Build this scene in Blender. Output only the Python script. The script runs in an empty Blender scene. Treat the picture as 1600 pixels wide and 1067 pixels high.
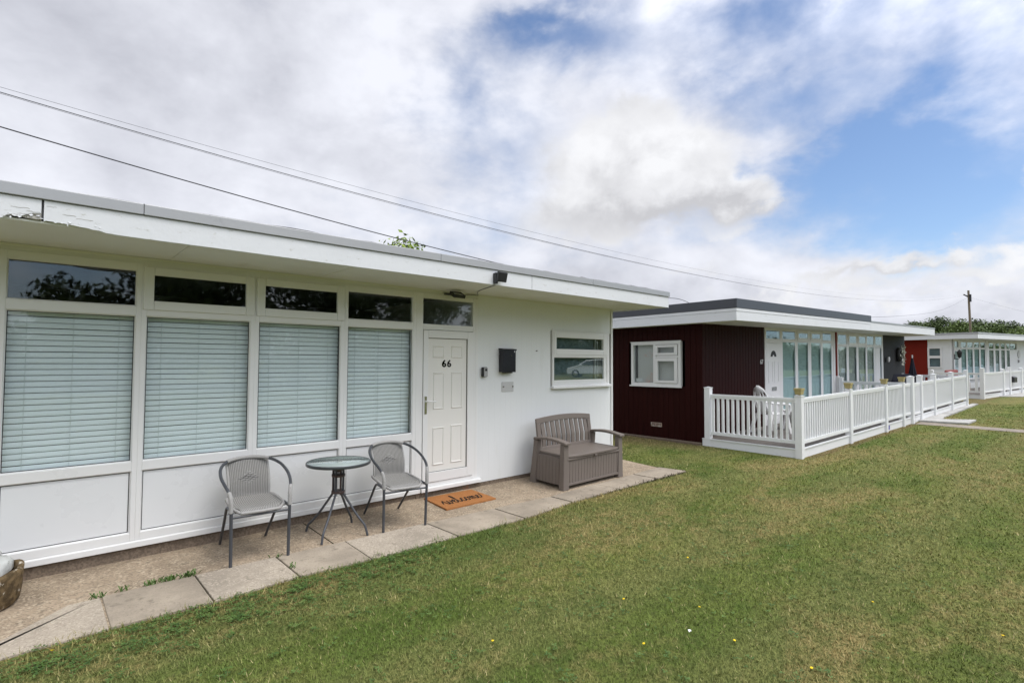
import bpy, math, random
import numpy as np
from mathutils import Vector, Matrix, Euler
random.seed(7); rng = np.random.default_rng(11)
R = math.radians
sc = bpy.context.scene
COL = sc.collection

# ------------------------------------------------------------------ helpers
class MB:
    """collects boxes, bars, tubes; build() links them as ONE mesh object"""
    def __init__(s, xf=None):
        s.v, s.f, s.mi, s.sm, s.xf, s.cur = [], [], [], [], xf, 0
    def add(s, vs, fs, smooth=False):
        o = len(s.v)
        if s.xf: vs = [s.xf(*p) for p in vs]
        s.v += [tuple(p) for p in vs]
        for f in fs:
            s.f.append([i + o for i in f]); s.mi.append(s.cur); s.sm.append(smooth)
        return s
    def box(s, x0, x1, y0, y1, z0, z1):
        v = [(x, y, z) for x in (x0, x1) for y in (y0, y1) for z in (z0, z1)]
        return s.add(v, [(0, 1, 3, 2), (4, 6, 7, 5), (0, 4, 5, 1), (2, 3, 7, 6), (0, 2, 6, 4), (1, 5, 7, 3)])
    def prism(s, poly, axis, a, b):
        n = len(poly)
        def P(p, t):
            return {'x': (t, p[0], p[1]), 'y': (p[0], t, p[1]), 'z': (p[0], p[1], t)}[axis]
        v = [P(p, a) for p in poly] + [P(p, b) for p in poly]
        f = [list(range(n))[::-1], list(range(n, 2 * n))] + [(i, (i + 1) % n, n + (i + 1) % n, n + i) for i in range(n)]
        return s.add(v, f)
    def quad(s, *p):
        return s.add(list(p), [list(range(len(p)))])
    def tube(s, pts, r, n=8, closed=False, flat=1.0):
        pts = [Vector(p) for p in pts]; m = len(pts)
        rs = r if isinstance(r, (list, tuple)) else [r] * m
        tang = []
        for i in range(m):
            a = pts[(i - 1) % m] if (closed or i) else pts[0]
            b = pts[(i + 1) % m] if (closed or i < m - 1) else pts[-1]
            tang.append((b - a).normalized())
        up = Vector((0, 0, 1)) if abs(tang[0].z) < .9 else Vector((1, 0, 0))
        nrm = (up - tang[0] * up.dot(tang[0])).normalized()
        v = []
        for i in range(m):
            nrm = (nrm - tang[i] * nrm.dot(tang[i])).normalized()
            bn = tang[i].cross(nrm)
            for k in range(n):
                t = 2 * math.pi * k / n
                v.append(pts[i] + (nrm * math.cos(t) * flat + bn * math.sin(t)) * rs[i])
        f = []
        for i in range(m if closed else m - 1):
            j = (i + 1) % m
            for k in range(n):
                f.append((i * n + k, i * n + (k + 1) % n, j * n + (k + 1) % n, j * n + k))
        s.add(v, f, True)
        if not closed:
            s.add(v[:n], [list(range(n))[::-1]]); s.add(v[-n:], [list(range(n))])
        return s
    def lathe(s, prof, c=(0, 0, 0), n=24, sx=1, sy=1):
        v = [(c[0] + r * sx * math.cos(2 * math.pi * k / n), c[1] + r * sy * math.sin(2 * math.pi * k / n), c[2] + z) for r, z in prof for k in range(n)]
        f = [(i * n + k, i * n + (k + 1) % n, (i + 1) * n + (k + 1) % n, (i + 1) * n + k) for i in range(len(prof) - 1) for k in range(n)]
        s.add(v, f, True)
        if prof[0][0] > 1e-4: s.add(v[:n], [list(range(n))[::-1]])
        if prof[-1][0] > 1e-4: s.add(v[-n:], [list(range(n))])
        return s
    def build(s, name, mats, parent=None, loc=None, local=False, bevel=0, seg=2):
        if not isinstance(mats, (list, tuple)): mats = [mats]
        b = Vector((0, 0, 0))
        if not local:
            b = BASE.get(parent.name, Vector()) if parent else Vector(loc or (0, 0, 0))
        me = bpy.data.meshes.new(name)
        me.from_pydata([tuple(Vector(p) - b) for p in s.v], [], s.f)
        for m in mats: me.materials.append(m)
        me.polygons.foreach_set('material_index', s.mi)
        me.polygons.foreach_set('use_smooth', s.sm)
        me.update()
        o = bpy.data.objects.new(name, me); COL.objects.link(o)
        if parent: o.parent = parent; BASE[o.name] = b
        else: o.location = b; BASE[o.name] = b
        if bevel:
            md = o.modifiers.new('edge', 'BEVEL'); md.width = bevel; md.segments = seg
            md.limit_method = 'ANGLE'; md.angle_limit = R(40)
        return o
BASE = {}
def tag(o, label=None, cat=None, group=None, kind=None):
    for k, x in (('label', label), ('category', cat), ('group', group), ('kind', kind)):
        if x: o[k] = x
    return o
def thing(name, label, cat, loc=(0, 0, 0), rot=(0, 0, 0), group=None):
    o = bpy.data.objects.new(name, None); COL.objects.link(o)
    o.empty_display_size = .1; o.location = loc; o.rotation_euler = rot
    BASE[o.name] = Vector(loc)
    return tag(o, label, cat, group)
def copy_tree(o, parent=None):
    c = o.copy(); COL.objects.link(c)
    if parent: c.parent = parent
    for ch in list(o.children): copy_tree(ch, c)
    return c
def smooth_path(pts, k=6):
    pts = [Vector(p) for p in pts]; out = []
    for i in range(len(pts) - 1):
        p0, p1, p2, p3 = pts[max(i - 1, 0)], pts[i], pts[i + 1], pts[min(i + 2, len(pts) - 1)]
        for j in range(k):
            t = j / k
            out.append(.5 * ((2 * p1) + (p2 - p0) * t + (2 * p0 - 5 * p1 + 4 * p2 - p3) * t * t + (3 * p1 - p0 - 3 * p2 + p3) * t ** 3))
    return out + [pts[-1]]

# ------------------------------------------------------------------ materials
class NT:
    def __init__(s, tree): s.t = tree
    def n(s, typ, **kw):
        d = s.t.nodes.new(typ)
        for k, x in kw.items():
            if k.startswith('i_'):
                key = k[2:]; key = int(key) if key.isdigit() else key
                if hasattr(x, 'is_linked') or isinstance(x, bpy.types.NodeSocket): s.t.links.new(x, d.inputs[key])
                else: d.inputs[key].default_value = x
            else: setattr(d, k, x)
        return d
    def math(s, op, a, b=0.0, c=None, clamp=False):
        d = s.n('ShaderNodeMath', operation=op, use_clamp=clamp)
        for i, x in enumerate((a, b) if c is None else (a, b, c)):
            if isinstance(x, bpy.types.NodeSocket): s.t.links.new(x, d.inputs[i])
            else: d.inputs[i].default_value = x
        return d.outputs[0]
    def mix(s, f, a, b, mode='MIX'):
        d = s.n('ShaderNodeMix', data_type='RGBA', blend_type=mode)
        for i, x in ((0, f), (6, a), (7, b)):
            if isinstance(x, bpy.types.NodeSocket): s.t.links.new(x, d.inputs[i])
            else: d.inputs[i].default_value = x if i == 0 else (*x[:3], 1)
        return d.outputs[2]
    def ramp(s, x, lo, hi, a=0., b=1.):
        d = s.n('ShaderNodeMapRange', interpolation_type='SMOOTHSTEP')
        s.t.links.new(x, d.inputs[0])
        for i, q in enumerate((lo, hi, a, b)): d.inputs[i + 1].default_value = q
        return d.outputs[0]
    def noise(s, vec, scale, detail=4, rough=.55, dist=0):
        d = s.n('ShaderNodeTexNoise')
        if vec is not None: s.t.links.new(vec, d.inputs['Vector'])
        d.inputs['Scale'].default_value = scale; d.inputs['Detail'].default_value = detail
        d.inputs['Roughness'].default_value = rough; d.inputs['Distortion'].default_value = dist
        return d.outputs['Fac']
    def mapping(s, vec, scale=(1, 1, 1), rot=(0, 0, 0)):
        d = s.n('ShaderNodeMapping'); s.t.links.new(vec, d.inputs[0])
        d.inputs['Scale'].default_value = scale; d.inputs['Rotation'].default_value = rot
        return d.outputs[0]

def newmat(name):
    m = bpy.data.materials.new(name); m.use_nodes = True
    nt = m.node_tree; nt.nodes.clear()
    k = NT(nt); out = k.n('ShaderNodeOutputMaterial'); p = k.n('ShaderNodeBsdfPrincipled')
    nt.links.new(p.outputs[0], out.inputs[0])
    geo = k.n('ShaderNodeNewGeometry')
    return m, k, p, geo.outputs['Position'], out
def pm(name, c, rough=.5, spec=.5, var=.1, vs=5., bump=0., bs=80., dirt=None, metal=0., stretch=(1, 1, 1), micro=None):
    """painted / plain surface: colour with soft blotches, optional dirt (colour, lo, hi, scale) and bump"""
    m, k, p, pos, out = newmat(name)
    vec = k.mapping(pos, stretch)
    n1 = k.noise(vec, vs, 5, .6)
    col = k.mix(n1, [x * (1 - var) for x in c], [min(1, x * (1 + var)) for x in c])
    if micro:
        n3 = k.noise(pos, micro[0], 2, .5)
        col = k.mix(k.ramp(n3, .35, .65), [x * (1 - micro[1]) for x in c], col)
    if dirt:
        n2 = k.noise(vec, dirt[3], 6, .65)
        col = k.mix(k.ramp(n2, dirt[1], dirt[2]), col, dirt[0])
    k.t.links.new(col, p.inputs['Base Color'])
    p.inputs['Roughness'].default_value = rough; p.inputs['Metallic'].default_value = metal
    p.inputs['Specular IOR Level'].default_value = spec
    rr = k.math('ADD', k.math('MULTIPLY', n1, .14), rough - .07); k.t.links.new(rr, p.inputs['Roughness'])
    if bump:
        b = k.n('ShaderNodeBump'); b.inputs['Strength'].default_value = bump; b.inputs['Distance'].default_value = .01
        k.t.links.new(k.noise(pos, bs, 3), b.inputs['Height']); k.t.links.new(b.outputs[0], p.inputs['Normal'])
    return m

M = {}
M['upvc'] = pm('white_plastic', (.73, .73, .715), .3, .5, .03, 3, dirt=((.55, .53, .46), .66, .9, 2.5))
M['panel'] = pm('white_panel', (.71, .72, .72), .28, .5, .02, 2)
M['clad'] = pm('white_cladding', (.72, .735, .73), .42, .45, .04, 1.4, bump=.05, bs=25, dirt=((.54, .54, .48), .60, .92, 1.2), stretch=(2, 2, .4))
M['fascia'] = pm('painted_fascia', (.655, .665, .68), .55, .4, .05, 2.2, bump=.25, bs=14, dirt=((.44, .43, .39), .61, .74, 13), stretch=(1, 1, 2.2))
M['soffit'] = pm('soffit_board', (.72, .72, .66), .5, .4, .06, 2.0, dirt=((.50, .47, .38), .6, .85, 2.2))
M['trim'] = pm('grey_roof_edging', (.36, .365, .37), .4, .5, .08, 1.6, metal=.25, dirt=((.22, .22, .21), .6, .85, 4))
M['felt'] = pm('roof_felt', (.13, .13, .135), .9, .2, .2, 3, bump=.4, bs=120)
M['rotwood'] = pm('rotten_wood', (.40, .385, .35), .9, .2, .35, 25, bump=.6, bs=60, stretch=(1, 1, 5))
M['door'] = pm('cream_door', (.74, .725, .68), .4, .5, .02, 3)
M['blind'] = pm('blind_slat', (.715, .755, .77), .45, .4, .03, 4)
M['cord'] = pm('blind_cord', (.55, .60, .60), .8, .2, .02)
M['dark'] = pm('dark_rubber', (.015, .015, .016), .6, .4, .1)
M['black'] = pm('black_metal', (.018, .018, .020), .4, .5, .15, 9)
M['navyblack'] = pm('mailbox_paint', (.010, .011, .018), .3, .5, .15, 6)
M['chrome'] = pm('chrome', (.55, .55, .55), .2, .5, .05, metal=1)
M['greyplate'] = pm('grey_plate', (.50, .50, .49), .45, .4, .05, 9)
M['silver'] = pm('silver_plastic', (.38, .38, .38), .35, .5, .05)
M['screw'] = pm('rusty_screw', (.16, .14, .12), .5, .5, .3, 90)
M['found'] = pm('foundation', (.20, .155, .115), .9, .2, .4, 5, bump=.6, bs=40, dirt=((.26, .11, .06), .62, .72, 3.5), micro=(60, .35))
M['tube'] = pm('grey_tube', (.055, .058, .065), .42, .5, .12, 30)
M['rim'] = pm('table_rim', (.045, .05, .052), .4, .5, .1, 20)
M['rust'] = pm('brown_rods', (.075, .05, .043), .5, .4, .35, 40, dirt=((.16, .07, .04), .6, .75, 30))
M['resin'] = pm('taupe_resin', (.160, .134, .115), .55, .35, .08, 4, bump=.12, bs=140, dirt=((.27, .245, .225), .62, .85, 5))
M['coir'] = pm('coir', (.47, .205, .075), 1, .1, .25, 60, bump=.8, bs=500, micro=(220, .3))
M['inkblack'] = pm('black_print', (.02, .018, .016), .9, .1, .2, 60)
M['maroon'] = pm('maroon_stain', (.022, .0038, .0032), .58, .09, .4, 1.8, bump=.08, bs=18, stretch=(6, 6, .6), dirt=((.055, .02, .016), .66, .9, 3))
M['charcoal'] = pm('charcoal_paint', (.020, .020, .022), .7, .25, .15, 2, bump=.2, bs=40)
M['red'] = pm('red_paint', (.16, .014, .007), .6, .12, .12, 2)
M['redpost'] = pm('red_brown_post', (.22, .035, .022), .5, .4, .15, 5)
M['upstand'] = pm('slate_upstand', (.050, .054, .064), .45, .5, .15, 2.5, bump=.05, bs=10)
M['white'] = pm('white_paint', (.73, .73, .73), .4, .45, .04, 3, dirt=((.5, .48, .42), .68, .9, 4))
M['pvcfence'] = pm('white_railing', (.80, .81, .815), .32, .5, .03, 3, dirt=((.42, .43, .37), .64, .8, 9))
M['deck'] = pm('deck_board', (.125, .113, .102), .8, .25, .2, 9, bump=.3, bs=60)
M['plastic'] = pm('white_chair_plastic', (.78, .78, .77), .35, .5, .03)
M['wood'] = pm('brown_wood', (.30, .19, .11), .6, .3, .25, 14)
M['pot'] = pm('tan_pot', (.40, .335, .155), .7, .3, .2, 30, dirt=((.55, .50, .33), .6, .75, 20))
M['soil'] = pm('soil', (.07, .045, .03), 1, .1, .4, 60, bump=.8, bs=90)
M['tub'] = pm('mossy_stone_tub', (.16, .112, .058), .9, .2, .4, 14, bump=.9, bs=35, dirt=((.50, .46, .38), .60, .68, 18), micro=(24, .55))
M['airbrick'] = pm('air_brick', (.34, .26, .21), .9, .2, .25, 20, bump=.5, bs=60, dirt=((.55, .50, .46), .5, .6, 12))
M['rock'] = pm('pale_rock', (.47, .48, .46), .85, .2, .25, 14, bump=.7, bs=45, dirt=((.20, .205, .18), .58, .72, 22))
M['bluebit'] = pm('blue_bead', (.08, .32, .62), .4, .5, .05)
M['polewood'] = pm('weathered_pole', (.20, .165, .125), .9, .2, .3, 6, stretch=(3, 3, .4))
M['cable'] = pm('cable', (.045, .045, .05), .6, .4, .1)
M['cableg'] = pm('grey_cable', (.20, .20, .215), .6, .4, .1)
M['navyfab'] = pm('navy_fabric', (.015, .016, .024), .9, .2, .2, 8)
M['bark'] = pm('bark', (.10, .075, .055), .95, .1, .3, 12, bump=.6, bs=30)
M['curtw'] = pm('net_curtain', (.55, .55, .51), .9, .1, .1, 3)
M['curtg'] = pm('vertical_blind', (.46, .57, .55), .8, .2, .06, 2)
M['rollblind'] = pm('grey_roller_blind', (.17, .21, .22), .7, .3, .08, 2)
M['pinkish'] = pm('mottled_privacy_blind', (.42, .41, .39), .8, .2, .04, 2, dirt=((.50, .28, .22), .56, .72, 3))
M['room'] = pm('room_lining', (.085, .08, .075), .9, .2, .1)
M['leafw'] = pm('white_leaves', (.60, .60, .52), .7, .3, .2, 40)
M['yellow'] = pm('yellow_petal', (.75, .52, .02), .7, .2, .1)
M['stemg'] = pm('green_stem', (.07, .13, .03), .7, .3, .2)
M['carwhite'] = pm('car_paint', (.80, .81, .82), .2, .6, .02)
M['carglass'] = pm('car_glass', (.03, .035, .04), .1, .6, .05)
M['tyre'] = pm('tyre_rubber', (.02, .02, .02), .8, .3, .1)
M['lamp_red'] = pm('red_lens', (.45, .02, .03), .25, .6, .05)
M['purple'] = pm('blue_label', (.06, .05, .32), .5, .4, .05)

def glassmat(name, tint, base, gain, sheen=(.97, 1, 1)):
    """clear pane: see-through tinted body with mirror reflection that grows at grazing angles"""
    m = bpy.data.materials.new(name); m.use_nodes = True; nt = m.node_tree; nt.nodes.clear(); k = NT(nt)
    out = k.n('ShaderNodeOutputMaterial'); tr = k.n('ShaderNodeBsdfTransparent'); gl = k.n('ShaderNodeBsdfGlossy')
    tr.inputs[0].default_value = (*tint, 1); gl.inputs['Roughness'].default_value = .018; gl.inputs[0].default_value = (*sheen, 1)
    lw = k.n('ShaderNodeLayerWeight'); lw.inputs[0].default_value = .5
    f = k.math('POWER', lw.outputs['Facing'], 3.5)
    f = k.math('ADD', k.math('MULTIPLY', f, gain), base)
    mx = k.n('ShaderNodeMixShader'); nt.links.new(f, mx.inputs[0]); nt.links.new(tr.outputs[0], mx.inputs[1]); nt.links.new(gl.outputs[0], mx.inputs[2])
    nt.links.new(mx.outputs[0], out.inputs[0]); return m
M['glass'] = glassmat('window_glass', (.965, .99, .988), .045, .5)
M['glassfar'] = glassmat('sky_tinted_glass', (.93, .97, .965), .075, .5, (.72, .85, 1.0))  # reflection colour tinted blue to stand in for mirrored blue sky
M['glassmirror'] = glassmat('dark_mirror_glass', (.9, .95, .95), .17, .35)
M['glasstop'] = glassmat('table_glass', (.80, .88, .86), .14, .8)

def frosted():
    m = M['glasstop']; nt = m.node_tree; k = NT(nt); mx = [n for n in nt.nodes if n.bl_idname == 'ShaderNodeMixShader'][0]; tr = [n for n in nt.nodes if n.bl_idname == 'ShaderNodeBsdfTransparent'][0]
    df = k.n('ShaderNodeBsdfDiffuse'); df.inputs[0].default_value = (.60, .68, .655, 1); m2 = k.n('ShaderNodeMixShader'); m2.inputs[0].default_value = .52
    nt.links.new(tr.outputs[0], m2.inputs[1]); nt.links.new(df.outputs[0], m2.inputs[2]); nt.links.new(m2.outputs[0], mx.inputs[1])
frosted()
def weave_mat():
    m, k, p, pos, out = newmat('grey_rattan')
    tc = k.n('ShaderNodeTexCoord'); uv = tc.outputs['UV']
    w1 = k.n('ShaderNodeTexWave', wave_type='BANDS', bands_direction='X'); k.t.links.new(uv, w1.inputs[0]); w1.inputs['Scale'].default_value = 7.5; w1.inputs['Distortion'].default_value = .5; w1.inputs['Detail Scale'].default_value = 3
    w2 = k.n('ShaderNodeTexWave', wave_type='BANDS', bands_direction='Y'); k.t.links.new(uv, w2.inputs[0]); w2.inputs['Scale'].default_value = 26.; w2.inputs['Distortion'].default_value = .8
    h = k.math('ADD', k.math('MULTIPLY', w1.outputs['Fac'], .75), k.math('MULTIPLY', w2.outputs['Fac'], .25))
    n = k.noise(pos, 30, 3)
    c = k.mix(k.ramp(h, .05, .7), (.105, .102, .096), (.34, .332, .312)); c = k.mix(k.math('MULTIPLY', n, .5), c, (.31, .30, .28))
    k.t.links.new(c, p.inputs['Base Color']); p.inputs['Roughness'].default_value = .6
    b = k.n('ShaderNodeBump'); b.inputs['Strength'].default_value = .8; b.inputs['Distance'].default_value = .006
    k.t.links.new(h, b.inputs['Height']); k.t.links.new(b.outputs[0], p.inputs['Normal'])
    return m
M['weave'] = weave_mat()
M['wrap'] = pm('rattan_wrap', (.37, .36, .345), .6, .3, .2, 60, bump=.8, bs=160)

def concrete_mat(name, base, peb, amt, scale, dark=.55):
    m, k, p, pos, out = newmat(name)
    v = k.n('ShaderNodeTexVoronoi'); k.t.links.new(pos, v.inputs['Vector']); v.inputs['Scale'].default_value = scale
    n1 = k.noise(pos, 1.6, 6, .65); n2 = k.noise(pos, 9, 5, .6); n3 = k.noise(pos, 70, 3, .6)
    c = k.mix(k.ramp(n1, .3, .68), [x * .68 for x in base], [x * 1.12 for x in base])
    hs = k.n('ShaderNodeSeparateColor'); k.t.links.new(v.outputs['Color'], hs.inputs[0])
    pebmask = k.math('MULTIPLY', k.ramp(hs.outputs[0], .55, .75), k.math('MULTIPLY', k.ramp(n2, .35, .6), amt))
    c = k.mix(pebmask, c, peb)
    drk = k.math('MULTIPLY', k.ramp(hs.outputs[1], .72, .85), amt * .8); c = k.mix(drk, c, [x * dark for x in base])
    c = k.mix(k.ramp(n3, .60, .74), c, [x * .5 for x in base])
    c = k.mix(k.math('MULTIPLY', k.ramp(n2, .55, .75), .6), c, (.11, .092, .066))
    k.t.links.new(c, p.inputs['Base Color']); p.inputs['Roughness'].default_value = .92; p.inputs['Specular IOR Level'].default_value = .2
    b = k.n('ShaderNodeBump'); b.inputs['Strength'].default_value = .5; b.inputs['Distance'].default_value = .006
    k.t.links.new(k.math('ADD', n3, k.math('MULTIPLY', v.outputs['Distance'], amt)), b.inputs['Height']); k.t.links.new(b.outputs[0], p.inputs['Normal'])
    return m
M['strip'] = concrete_mat('pebbled_concrete', (.325, .255, .18), (.50, .415, .305), .75, 75)
M['slab_grey'] = concrete_mat('grey_slab', (.345, .292, .226), (.40, .345, .275), .2, 120)
M['slab_tan'] = concrete_mat('tan_pebble_slab', (.39, .335, .265), (.50, .43, .345), .7, 90, .7)
M['slab_white'] = concrete_mat('pale_slab', (.43, .42, .395), (.52, .51, .49), .3, 40, .8)
M['farpath'] = concrete_mat('worn_path', (.27, .23, .185), (.36, .32, .27), .5, 30)

def lawn_nodes(k, pos, rnd=None):
    n1 = k.noise(pos, .55, 6, .62, .4)              # broad green / pale patches
    n2 = k.noise(k.mapping(pos, (.5, 1.1, 1)), .62, 8, .66, .5)  # dry patches drawn out along the mowing
    n3 = k.noise(pos, 7, 5, .7)
    sx = k.n('ShaderNodeSeparateXYZ'); k.t.links.new(pos, sx.inputs[0])
    st = k.math('SINE', k.math('MULTIPLY', k.math('ADD', sx.outputs[1], k.math('MULTIPLY', n1, .5)), 5.2))
    a = k.mix(k.ramp(n1, .34, .66), (.106, .158, .029), (.205, .224, .058))
    a = k.mix(k.math('MULTIPLY', k.ramp(st, -.6, 1), .42), a, (.270, .245, .098))
    n4 = k.noise(pos, 3.1, 5, .65, .6)
    a = k.mix(k.math('MULTIPLY', k.ramp(n4, .50, .66), .55), a, (.066, .112, .022))
    border = k.math('MULTIPLY', k.ramp(sx.outputs[1], 2.9, 4.1), k.ramp(sx.outputs[0], 6.5, 3.5))
    a = k.mix(k.math('MULTIPLY', border, .65), a, (.082, .130, .028))
    dry = k.math('ADD', k.math('MULTIPLY', n2, .72), k.math('MULTIPLY', n3, .28))
    a = k.mix(k.math('MULTIPLY', k.ramp(dry, .45, .62), .92), a, (.345, .265, .112))
    a = k.mix(k.math('MULTIPLY', k.ramp(dry, .60, .70), .5), a, (.35, .225, .105))
    t1 = k.math('ADD', sx.outputs[1], k.math('SUBTRACT', k.math('MULTIPLY', sx.outputs[0], .034), 3.97))
    t1 = k.math('ADD', t1, k.math('MULTIPLY', k.math('SUBTRACT', n3, .5), .35))
    soil = k.math('MULTIPLY', k.ramp(t1, -.26, -.10), k.ramp(sx.outputs[0], 10.25, 10.6))
    soil = k.math('MULTIPLY', soil, k.ramp(sx.outputs[1], 4.4, 4.0))
    a = k.mix(k.math('MULTIPLY', soil, .85), a, (.24, .155, .085))
    under = k.math('MULTIPLY', k.ramp(sx.outputs[1], 4.30, 4.34), k.ramp(sx.outputs[0], 7.62, 7.58))
    a = k.mix(under, a, (.055, .042, .028))
    side = k.math('MULTIPLY', k.ramp(k.math('ADD', sx.outputs[0], n3), 9.6, 10.3), k.ramp(sx.outputs[1], 4.9, 5.5))
    a = k.mix(k.math('MULTIPLY', side, .7), a, (.27, .205, .10))
    if rnd is not None:
        a = k.mix(k.ramp(rnd, .92, 1.0), a, (.34, .285, .14))
        d = k.n('ShaderNodeMapRange'); k.t.links.new(rnd, d.inputs[0]); d.inputs[3].default_value = .82; d.inputs[4].default_value = 1.28
        hsv = k.n('ShaderNodeHueSaturation'); k.t.links.new(a, hsv.inputs['Color']); k.t.links.new(d.outputs[0], hsv.inputs['Value']); a = hsv.outputs[0]
    return a, n3
def lawn_mat():
    m, k, p, pos, out = newmat('lawn_turf')
    c, n3 = lawn_nodes(k, pos); f = k.noise(pos, 45, 4, .7); g = k.noise(pos, 140, 2, .6)
    c = k.mix(k.ramp(f, .36, .66), (.070, .085, .024), c, 'MIX'); c = k.mix(k.math('MULTIPLY', k.ramp(g, .55, .75), .5), c, (.2, .2, .08))
    k.t.links.new(c, p.inputs['Base Color']); p.inputs['Roughness'].default_value = .95; p.inputs['Specular IOR Level'].default_value = .1
    b = k.n('ShaderNodeBump'); b.inputs['Strength'].default_value = .9; b.inputs['Distance'].default_value = .03
    k.t.links.new(f, b.inputs['Height']); k.t.links.new(b.outputs[0], p.inputs['Normal'])
    return m
M['lawn'] = lawn_mat()
def blade_mat():
    m, k, p, pos, out = newmat('grass_blade')
    at = k.n('ShaderNodeAttribute', attribute_name='tint'); c, _ = lawn_nodes(k, pos, at.outputs['Fac'])
    k.t.links.new(c, p.inputs['Base Color']); p.inputs['Roughness'].default_value = .7; p.inputs['Specular IOR Level'].default_value = .2
    return m
M['blade'] = blade_mat()
def leaf_mat(name, c1, c2, c3):
    m, k, p, pos, out = newmat(name)
    at = k.n('ShaderNodeAttribute', attribute_name='tint')
    c = k.mix(k.ramp(at.outputs['Fac'], 0, .6), c1, c2); c = k.mix(k.ramp(at.outputs['Fac'], .6, 1.), c, c3)
    c = k.mix(k.math('MULTIPLY', k.noise(pos, .8, 3), .5), c, c1)
    k.t.links.new(c, p.inputs['Base Color']); p.inputs['Roughness'].default_value = .6; p.inputs['Specular IOR Level'].default_value = .3
    return m
M['leaf'] = leaf_mat('tree_leaf', (.038, .062, .018), (.078, .112, .031), (.135, .17, .05))
M['leaf2'] = leaf_mat('pale_leaf', (.058, .094, .022), (.12, .172, .038), (.19, .245, .062))
M['leaf3'] = leaf_mat('lime_leaf', (.11, .17, .022), (.22, .30, .035), (.33, .39, .07))
M['clover'] = leaf_mat('clover_leaf', (.035, .075, .015), (.075, .14, .025), (.13, .20, .05))

# ------------------------------------------------------------------ camera
f_px, pitch, roll, yaw = 825.1354, .0371, .0051, .7324
H = 1.70
Fv = Vector((math.sin(yaw) * math.cos(pitch), math.cos(yaw) * math.cos(pitch), math.sin(pitch)))
R0 = Vector((math.cos(yaw), -math.sin(yaw), 0)); U0 = R0.cross(Fv)
Rv = R0 * math.cos(roll) + U0 * math.sin(roll); Uv = -R0 * math.sin(roll) + U0 * math.cos(roll)
cd = bpy.data.cameras.new('camera'); cam = bpy.data.objects.new('camera', cd); COL.objects.link(cam)
cd.sensor_width = 36; cd.sensor_fit = 'HORIZONTAL'; cd.lens = 36 * f_px / 1600; cd.clip_start = .05; cd.clip_end = 3000
mw = Matrix(((Rv.x, Uv.x, -Fv.x, 0), (Rv.y, Uv.y, -Fv.y, 0), (Rv.z, Uv.z, -Fv.z, H), (0, 0, 0, 1)))
cam.matrix_world = mw; sc.camera = cam

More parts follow.
